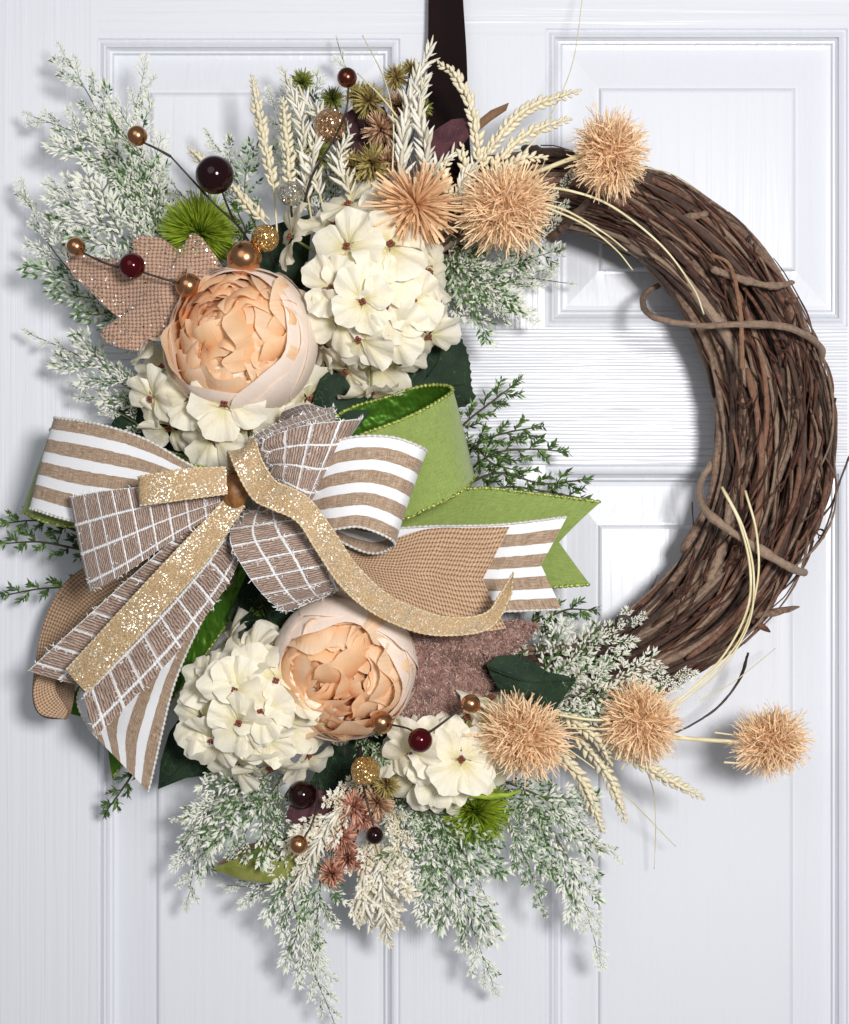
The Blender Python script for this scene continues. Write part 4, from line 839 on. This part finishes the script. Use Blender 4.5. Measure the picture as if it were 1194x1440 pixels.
mb = MB(); V = []
for x, r_ in [(0, .05), (.25, .11), (.6, .10), (.85, .05), (1.0, .008)]:
    for j in range(5): a = 2*PI*j/5; V.append((x, r_*math.cos(a), .6*r_*math.sin(a)+.10*x*x))
mb.add(V, [(i*5+j, i*5+(j+1) % 5, (i+1)*5+(j+1) % 5, (i+1)*5+j) for i in range(4) for j in range(5)])
BLADE = mb.mesh('bract', M_CREAMFR[2]); BLADE2 = mb.mesh('bract', M_CREAMFR[1])
def plume(label, pts, wid=17, frac=.8, step=2.4):
    base = P(*pts[0]); th = thing('feather_plume', label, 'plume', base, 'cream feathery plumes'); C_ = crp(pts, 80); L_ = np.linalg.norm(np.diff(C_, axis=0), axis=1).sum()/S
    mb = MB(); mb.tube(C_, np.linspace(1.6, .7, 80)*S, 5); mb.build('stem', M_CREAMFR[3], th)
    n = min(150, int(L_*frac/step))
    for i in range(n):
        t = 1-frac+frac*i/(n-1); k = min(78, int(t*79)); T = unit(C_[k+1]-C_[k]); sv = unit(np.cross(T, (0, -1., 0))); ph = i*2.4+RS.uniform(-.4, .4)
        side = sv*math.cos(ph)+np.array((0, -1., 0))*math.sin(ph); a = math.radians(RS.uniform(18, 54)); lim = 1.1-.45*max(0, (t-.6)/.4)
        dr = T*math.cos(a)+side*math.sin(a); o = child('bract', BLADE if RS.rand() < .6 else BLADE2, th); frame(o, dr, (RS.uniform(-.5, .5), -1, 0), C_[k]-base, wid*RS.uniform(.75, 1.45)*lim*S)
for a in (
 ('tall white plume just left of the hanger strap, highest of the plumes', [(560, 300, .1), (566, 220, .11), (575, 150, .11), (606, 64, .095)], 22),
 ('second white plume beside the tall one, bending to the strap', [(590, 290, .1), (600, 220, .115), (590, 160, .115), (598, 110, .11)], 20),
 ('cream plume standing left of the dark berry stalk', [(440, 320, .08), (428, 240, .095), (424, 170, .095), (400, 104, .085)], 18),
 ('cream plume leaning left above the pale glitter ball', [(460, 310, .08), (440, 230, .1), (450, 170, .095), (420, 130, .09)], 19),
 ('short white plume above the large hydrangea petals', [(500, 290, .09), (484, 250, .108), (478, 215, .105), (492, 190, .1)], 19),
 ('white plume between the star-like pompom and the strap', [(610, 280, .1), (612, 240, .118), (640, 215, .118)], 18),
 ('white plume tip low between the two lefthand top pompoms', [(640, 300, .1), (650, 260, .12), (668, 232, .118)], 18),
 ('white plume sloping left beside the pink blossoms at the bottom', [(520, 1105, .08), (478, 1140, .1), (445, 1190, .095), (415, 1250, .085)], 18),
 ('white plume hanging straight down under the black berry', [(525, 1170, .085), (538, 1220, .095), (540, 1270, .085), (545, 1318, .07)], 18),
 ('white plume hanging left of the straight one at the bottom', [(500, 1190, .08), (512, 1230, .09), (512, 1265, .085), (520, 1300, .07)], 18),
): plume(*a)

# ---------------------------------------------------------------- juniper sprigs
def juniper(label, pts, nt=9, tw=34, ln=11.5):
    base = P(*pts[0]); th = thing('juniper_sprig', label, 'sprig', base, 'green juniper sprigs'); C_ = crp(pts, 50)
    ms = MB(); ms.tube(C_, np.linspace(2.0, 1.0, 50)*S, 5); ms.build('stem', M_JUNST, th)
    def needles(pl, dens):
        V = []; F = []
        for k in range(len(pl)-1):
            T = unit(pl[k+1]-pl[k])
            for _ in range(dens):
                sd = unit(np.cross(T, RS.randn(3))); dv = unit(T*.8+sd*.75); p = pl[k]+(pl[k+1]-pl[k])*RS.rand(); L_ = ln*RS.uniform(.6, 1.2)*S
                s_ = unit(np.cross(dv, RS.randn(3)))*1.6*S; b = len(V); V += [p, p+dv*L_*.5-s_, p+dv*L_, p+dv*L_*.5+s_]; F.append((b, b+1, b+2, b+3))
        return V, F
    for i in range(nt):
        t = .15+.85*i/(nt-1); k = min(48, int(t*49)); T = unit(C_[k+1]-C_[k]); sv = unit(np.cross(T, (0, -1, 0)))*(1 if i % 2 else -1)
        L_ = tw*(1-.45*t)*RS.uniform(.7, 1.2)*S; dv = unit(T*.8+sv*.7+np.array((0, RS.uniform(-.5, .15), 0)))
        if i == nt-1: dv = T
        p0 = C_[k]; tp = cr([p0, p0+dv*L_*.5+sv*L_*.05, p0+(dv*.95+T*.15)*L_], 6)
        e = MB(); e.tube(tp, .8*S, 4, 0, False); V, F = needles(tp, 5); e.add(V, F, None, 1); e.build('twig', [M_JUNST, M_JUN], th, False)
for a in (
 ('green juniper sprig highest beside the green ribbon loop', [(630, 620, .06), (660, 590, .065), (688, 568, .06), (718, 545, .05)], 9, 32),
 ('green juniper sprig second from top beside the green loop', [(640, 650, .06), (680, 620, .07), (715, 608, .065), (748, 602, .055)], 9, 34),
 ('green juniper sprig in the middle right of the green loop', [(640, 680, .06), (690, 640, .07), (740, 632, .065), (784, 634, .05)], 10, 34),
 ('green juniper sprig lowest above the green notched tail', [(640, 690, .06), (700, 665, .07), (760, 680, .065), (812, 676, .05)], 11, 36),
 ('green juniper sprig just above the wire edge of the green tail', [(660, 700, .055), (710, 685, .062), (760, 690, .06), (815, 700, .05)], 10, 32),
 ('green juniper sprig tucked against the green loop fold', [(640, 640, .06), (665, 625, .072), (690, 650, .072), (720, 660, .07)], 9, 30),
 ('green juniper sprig right of the striped tail end', [(740, 880, .06), (775, 866, .06), (800, 857, .055), (828, 858, .05)], 7, 26),
 ('short green juniper twig hanging below the striped tail end', [(740, 880, .06), (765, 878, .062), (772, 890, .06)], 5, 20),
 ('green juniper sprig just below the left green loop corner', [(140, 760, .05), (90, 740, .05), (50, 732, .045), (12, 735, .035)], 9, 24),
 ('green juniper sprig pointing left under the bow at left edge', [(150, 780, .05), (100, 770, .05), (55, 762, .045), (8, 764, .035)], 9, 26),
 ('green juniper sprig lowest at the left edge of the bow', [(160, 820, .04), (100, 825, .045), (55, 828, .04), (12, 836, .03)], 9, 26),
 ('green juniper sprig hanging under the striped tail at lower left', [(200, 1060, .05), (185, 1090, .05), (168, 1115, .045), (150, 1140, .035)], 7, 22),
 ('green juniper sprig in shade above the lower peony', [(350, 820, .06), (370, 850, .075), (380, 870, .075)], 6, 26),
 ('green juniper sprig beside the bronze berry near the upper peony', [(330, 380, .07), (345, 330, .085), (335, 300, .085)], 6, 26),
): juniper(*a)

# ---------------------------------------------------------------- straws
sg = 'thin straw strands'
def straw(label, pts, r=1.3):
    mb = MB(); base = P(*pts[0]); mb.tube(crp(pts, 40), np.linspace(r, r*.55, 40)*S, 5); me = mb.mesh('grass_strand', M_STRAW, True, base)
    o = link(bpy.data.objects.new('grass_strand', me)); o.location = tuple(base); tag(o, label, 'straw', sg)
for a in (
 ('longest pale straw arching over the upper vine ring', [(750, 262, .12), (800, 268, .125), (860, 290, .122), (930, 345, .115), (975, 405, .11), (990, 442, .105)], 2.0),
 ('pale straw lying short on the inner upper vine ring', [(760, 285, .12), (800, 298, .12), (850, 328, .115), (882, 353, .11)], 1.7),
 ('pale straw lowest on the inner upper vine ring', [(765, 290, .12), (820, 315, .12), (865, 350, .112), (890, 380, .108)], 1.7),
 ('pale straw starting at a cut end on the right ring', [(1015, 685, .1), (1040, 735, .11), (1055, 800, .112), (1050, 860, .11), (1015, 925, .11), (960, 980, .11), (930, 1005, .11)], 2.2),
 ('pale straw lying against the outer one on the right ring', [(1020, 692, .102), (1046, 745, .112), (1060, 810, .113), (1052, 880, .112), (1010, 945, .112), (940, 1000, .11)], 1.8),
 ('thin straw farthest out on the lower right ring', [(1048, 690, .1), (1064, 750, .11), (1065, 820, .112), (1040, 900, .11), (985, 960, .11), (935, 995, .11)], 1.8),
 ('fine straw pointing up left of the hanger strap', [(552, 240, .11), (553, 170, .105), (540, 110, .09), (510, 50, .06)], 1.3),
 ('straight straw crossing above the olive blossoms', [(568, 176, .11), (535, 135, .1), (503, 103, .09)], 1.6),
 ('very long fine straw rising to the top edge of the picture', [(730, 222, .1), (770, 170, .09), (805, 90, .06), (820, -10, .03)], 1.0),
 ('fine straw rising from the middle top pompom', [(715, 235, .12), (745, 205, .115), (775, 165, .1)], 1.5),
 ('fine straw curving over the door right of the top pompom', [(905, 235, .07), (945, 245, .05), (985, 270, .03), (1006, 292, .02)], 1.0),
 ('fine straw pointing down right over the door below the lower pompoms', [(780, 1040, .1), (860, 1100, .08), (950, 1190, .03)], 1.1),
 ('fine straw hanging below the ring-end pompom', [(900, 1060, .09), (918, 1110, .05), (922, 1160, .03), (920, 1222, .02)], .9),
 ('straight straw across the lower pompom stems', [(770, 1022, .12), (830, 1025, .12), (900, 1030, .12)], 1.3),
 ('straw between pompom and grain ears at lower right', [(760, 1000, .12), (830, 1012, .12), (880, 1010, .12)], 2.4),
 ('fine straw rising right of the ring end over the door', [(985, 985, .09), (1030, 960, .07), (1090, 912, .03)], .9),
 ('short straw stub left of the lone lower right pompom', [(1005, 1030, .09), (1035, 1034, .09)], 1.4),
 ('lowest short straw stub by the lone lower right pompom', [(1018, 1072, .09), (1050, 1074, .09)], 1.6),
 ('short straw between the two left top pompoms', [(610, 322, .12), (640, 320, .12), (665, 322, .12)], 1.3),
): straw(*a)

# ---------------------------------------------------------------- berries
mb = MB(); mb.sphere((0, 0, 0), 1, 32, 20); BERRY = {}
for k, m_ in (('bronze', M_BRONZE), ('brown', M_BROWNB), ('burg', M_BURG), ('dark', M_DARKB), ('copper', M_COPPERGL), ('gold', M_GOLDGL), ('silver', M_SILVERGL)):
    BERRY[k] = mb.mesh('berry', m_)
BL = {'bronze': 'bronze berry', 'brown': 'brown bronze berry', 'burg': 'burgundy berry', 'dark': 'near black burgundy berry', 'copper': 'copper glitter ball', 'gold': 'gold glitter ball', 'silver': 'silver glitter ball'}
def berries(label, items, stems):
    th = thing('berry_pick', label, 'berries', P(*stems[0][0]), 'picks of shiny berries')
    for x, y, r, k, d in items:
        o = child('berry', BERRY[k], th); o.location = tuple(P(x, y, d)-org(th)); o.scale = (r*S*.93,)*3; o['label'] = BL[k]
    for s_ in stems:
        e = MB(); q = crp(s_, 24); e.tube(q, np.linspace(1.9, 1.2, 24)*S, 6); e.build('stem', M_WIRE, th)
berries('berry pick with the largest near black berry at upper left', [(193, 191, 13.5, 'bronze', .15), (302, 246, 25.5, 'dark', .15), (344, 363, 24, 'bronze', .125)], [[(356, 350, .1), (335, 318, .12), (300, 285, .135), (240, 220, .145)], [(240, 220, .145), (222, 210, .15), (203, 201, .15)], [(330, 312, .12), (320, 290, .135), (312, 268, .145)]])
berries('berry pick lying across the burlap maple leaf', [(107, 347, 13, 'bronze', .125), (186, 374, 17.5, 'burg', .135), (265, 402, 17.5, 'bronze', .13)], [[(300, 400, .11), (265, 400, .125), (230, 392, .13), (186, 378, .13)], [(175, 378, .128), (148, 370, .128), (118, 356, .125)]])
berries('single brown berry on a tall dark stalk above the hydrangea', [(488, 109, 13.5, 'brown', .13)], [[(428, 285, .1), (440, 245, .11), (470, 195, .12), (487, 155, .13), (490, 120, .13)]])
berries('copper glitter ball beside the stalked brown berry', [(465, 176, 23, 'copper', .10)], [[(440, 270, .08), (455, 200, .09), (465, 180, .1)]])
berries('pale glitter ball at the foot of the cream grain ears', [(408, 272, 17, 'silver', .115)], [[(412, 320, .09), (408, 275, .11)]])
berries('gold glitter ball left of the large hydrangea', [(373, 335, 19, 'gold', .12)], [[(385, 370, .09), (373, 340, .115)]])
berries('berry pick over the small hydrangea with one burgundy berry', [(537, 1016, 15.5, 'bronze', .135), (591, 1041, 16.5, 'burg', .15), (662, 990, 13, 'bronze', .15)], [[(520, 1010, .11), (545, 1018, .13), (575, 1025, .14), (591, 1038, .148)], [(591, 1038, .148), (615, 1022, .15), (640, 1003, .15), (655, 994, .15)]])
berries('gold glitter ball under the lower peony', [(514, 1084, 20, 'gold', .125)], [[(505, 1050, .09), (512, 1080, .12)]])
berries('small black berry hanging among the pink blossoms', [(527, 1175, 12, 'dark', .12)], [[(508, 1090, .1), (514, 1120, .115), (522, 1150, .12), (527, 1170, .12)]])
berries('dark berry with a small bronze berry below the lower hydrangea', [(425, 1118, 20, 'dark', .09), (420, 1188, 13, 'bronze', .12)], [[(445, 1100, .08), (446, 1130, .105), (438, 1160, .115), (424, 1184, .118)]])
berries('silver glitter ball beneath the lower peony rim', [(478, 1034, 15, 'silver', .10)], [[(490, 1060, .08), (480, 1038, .1)]])
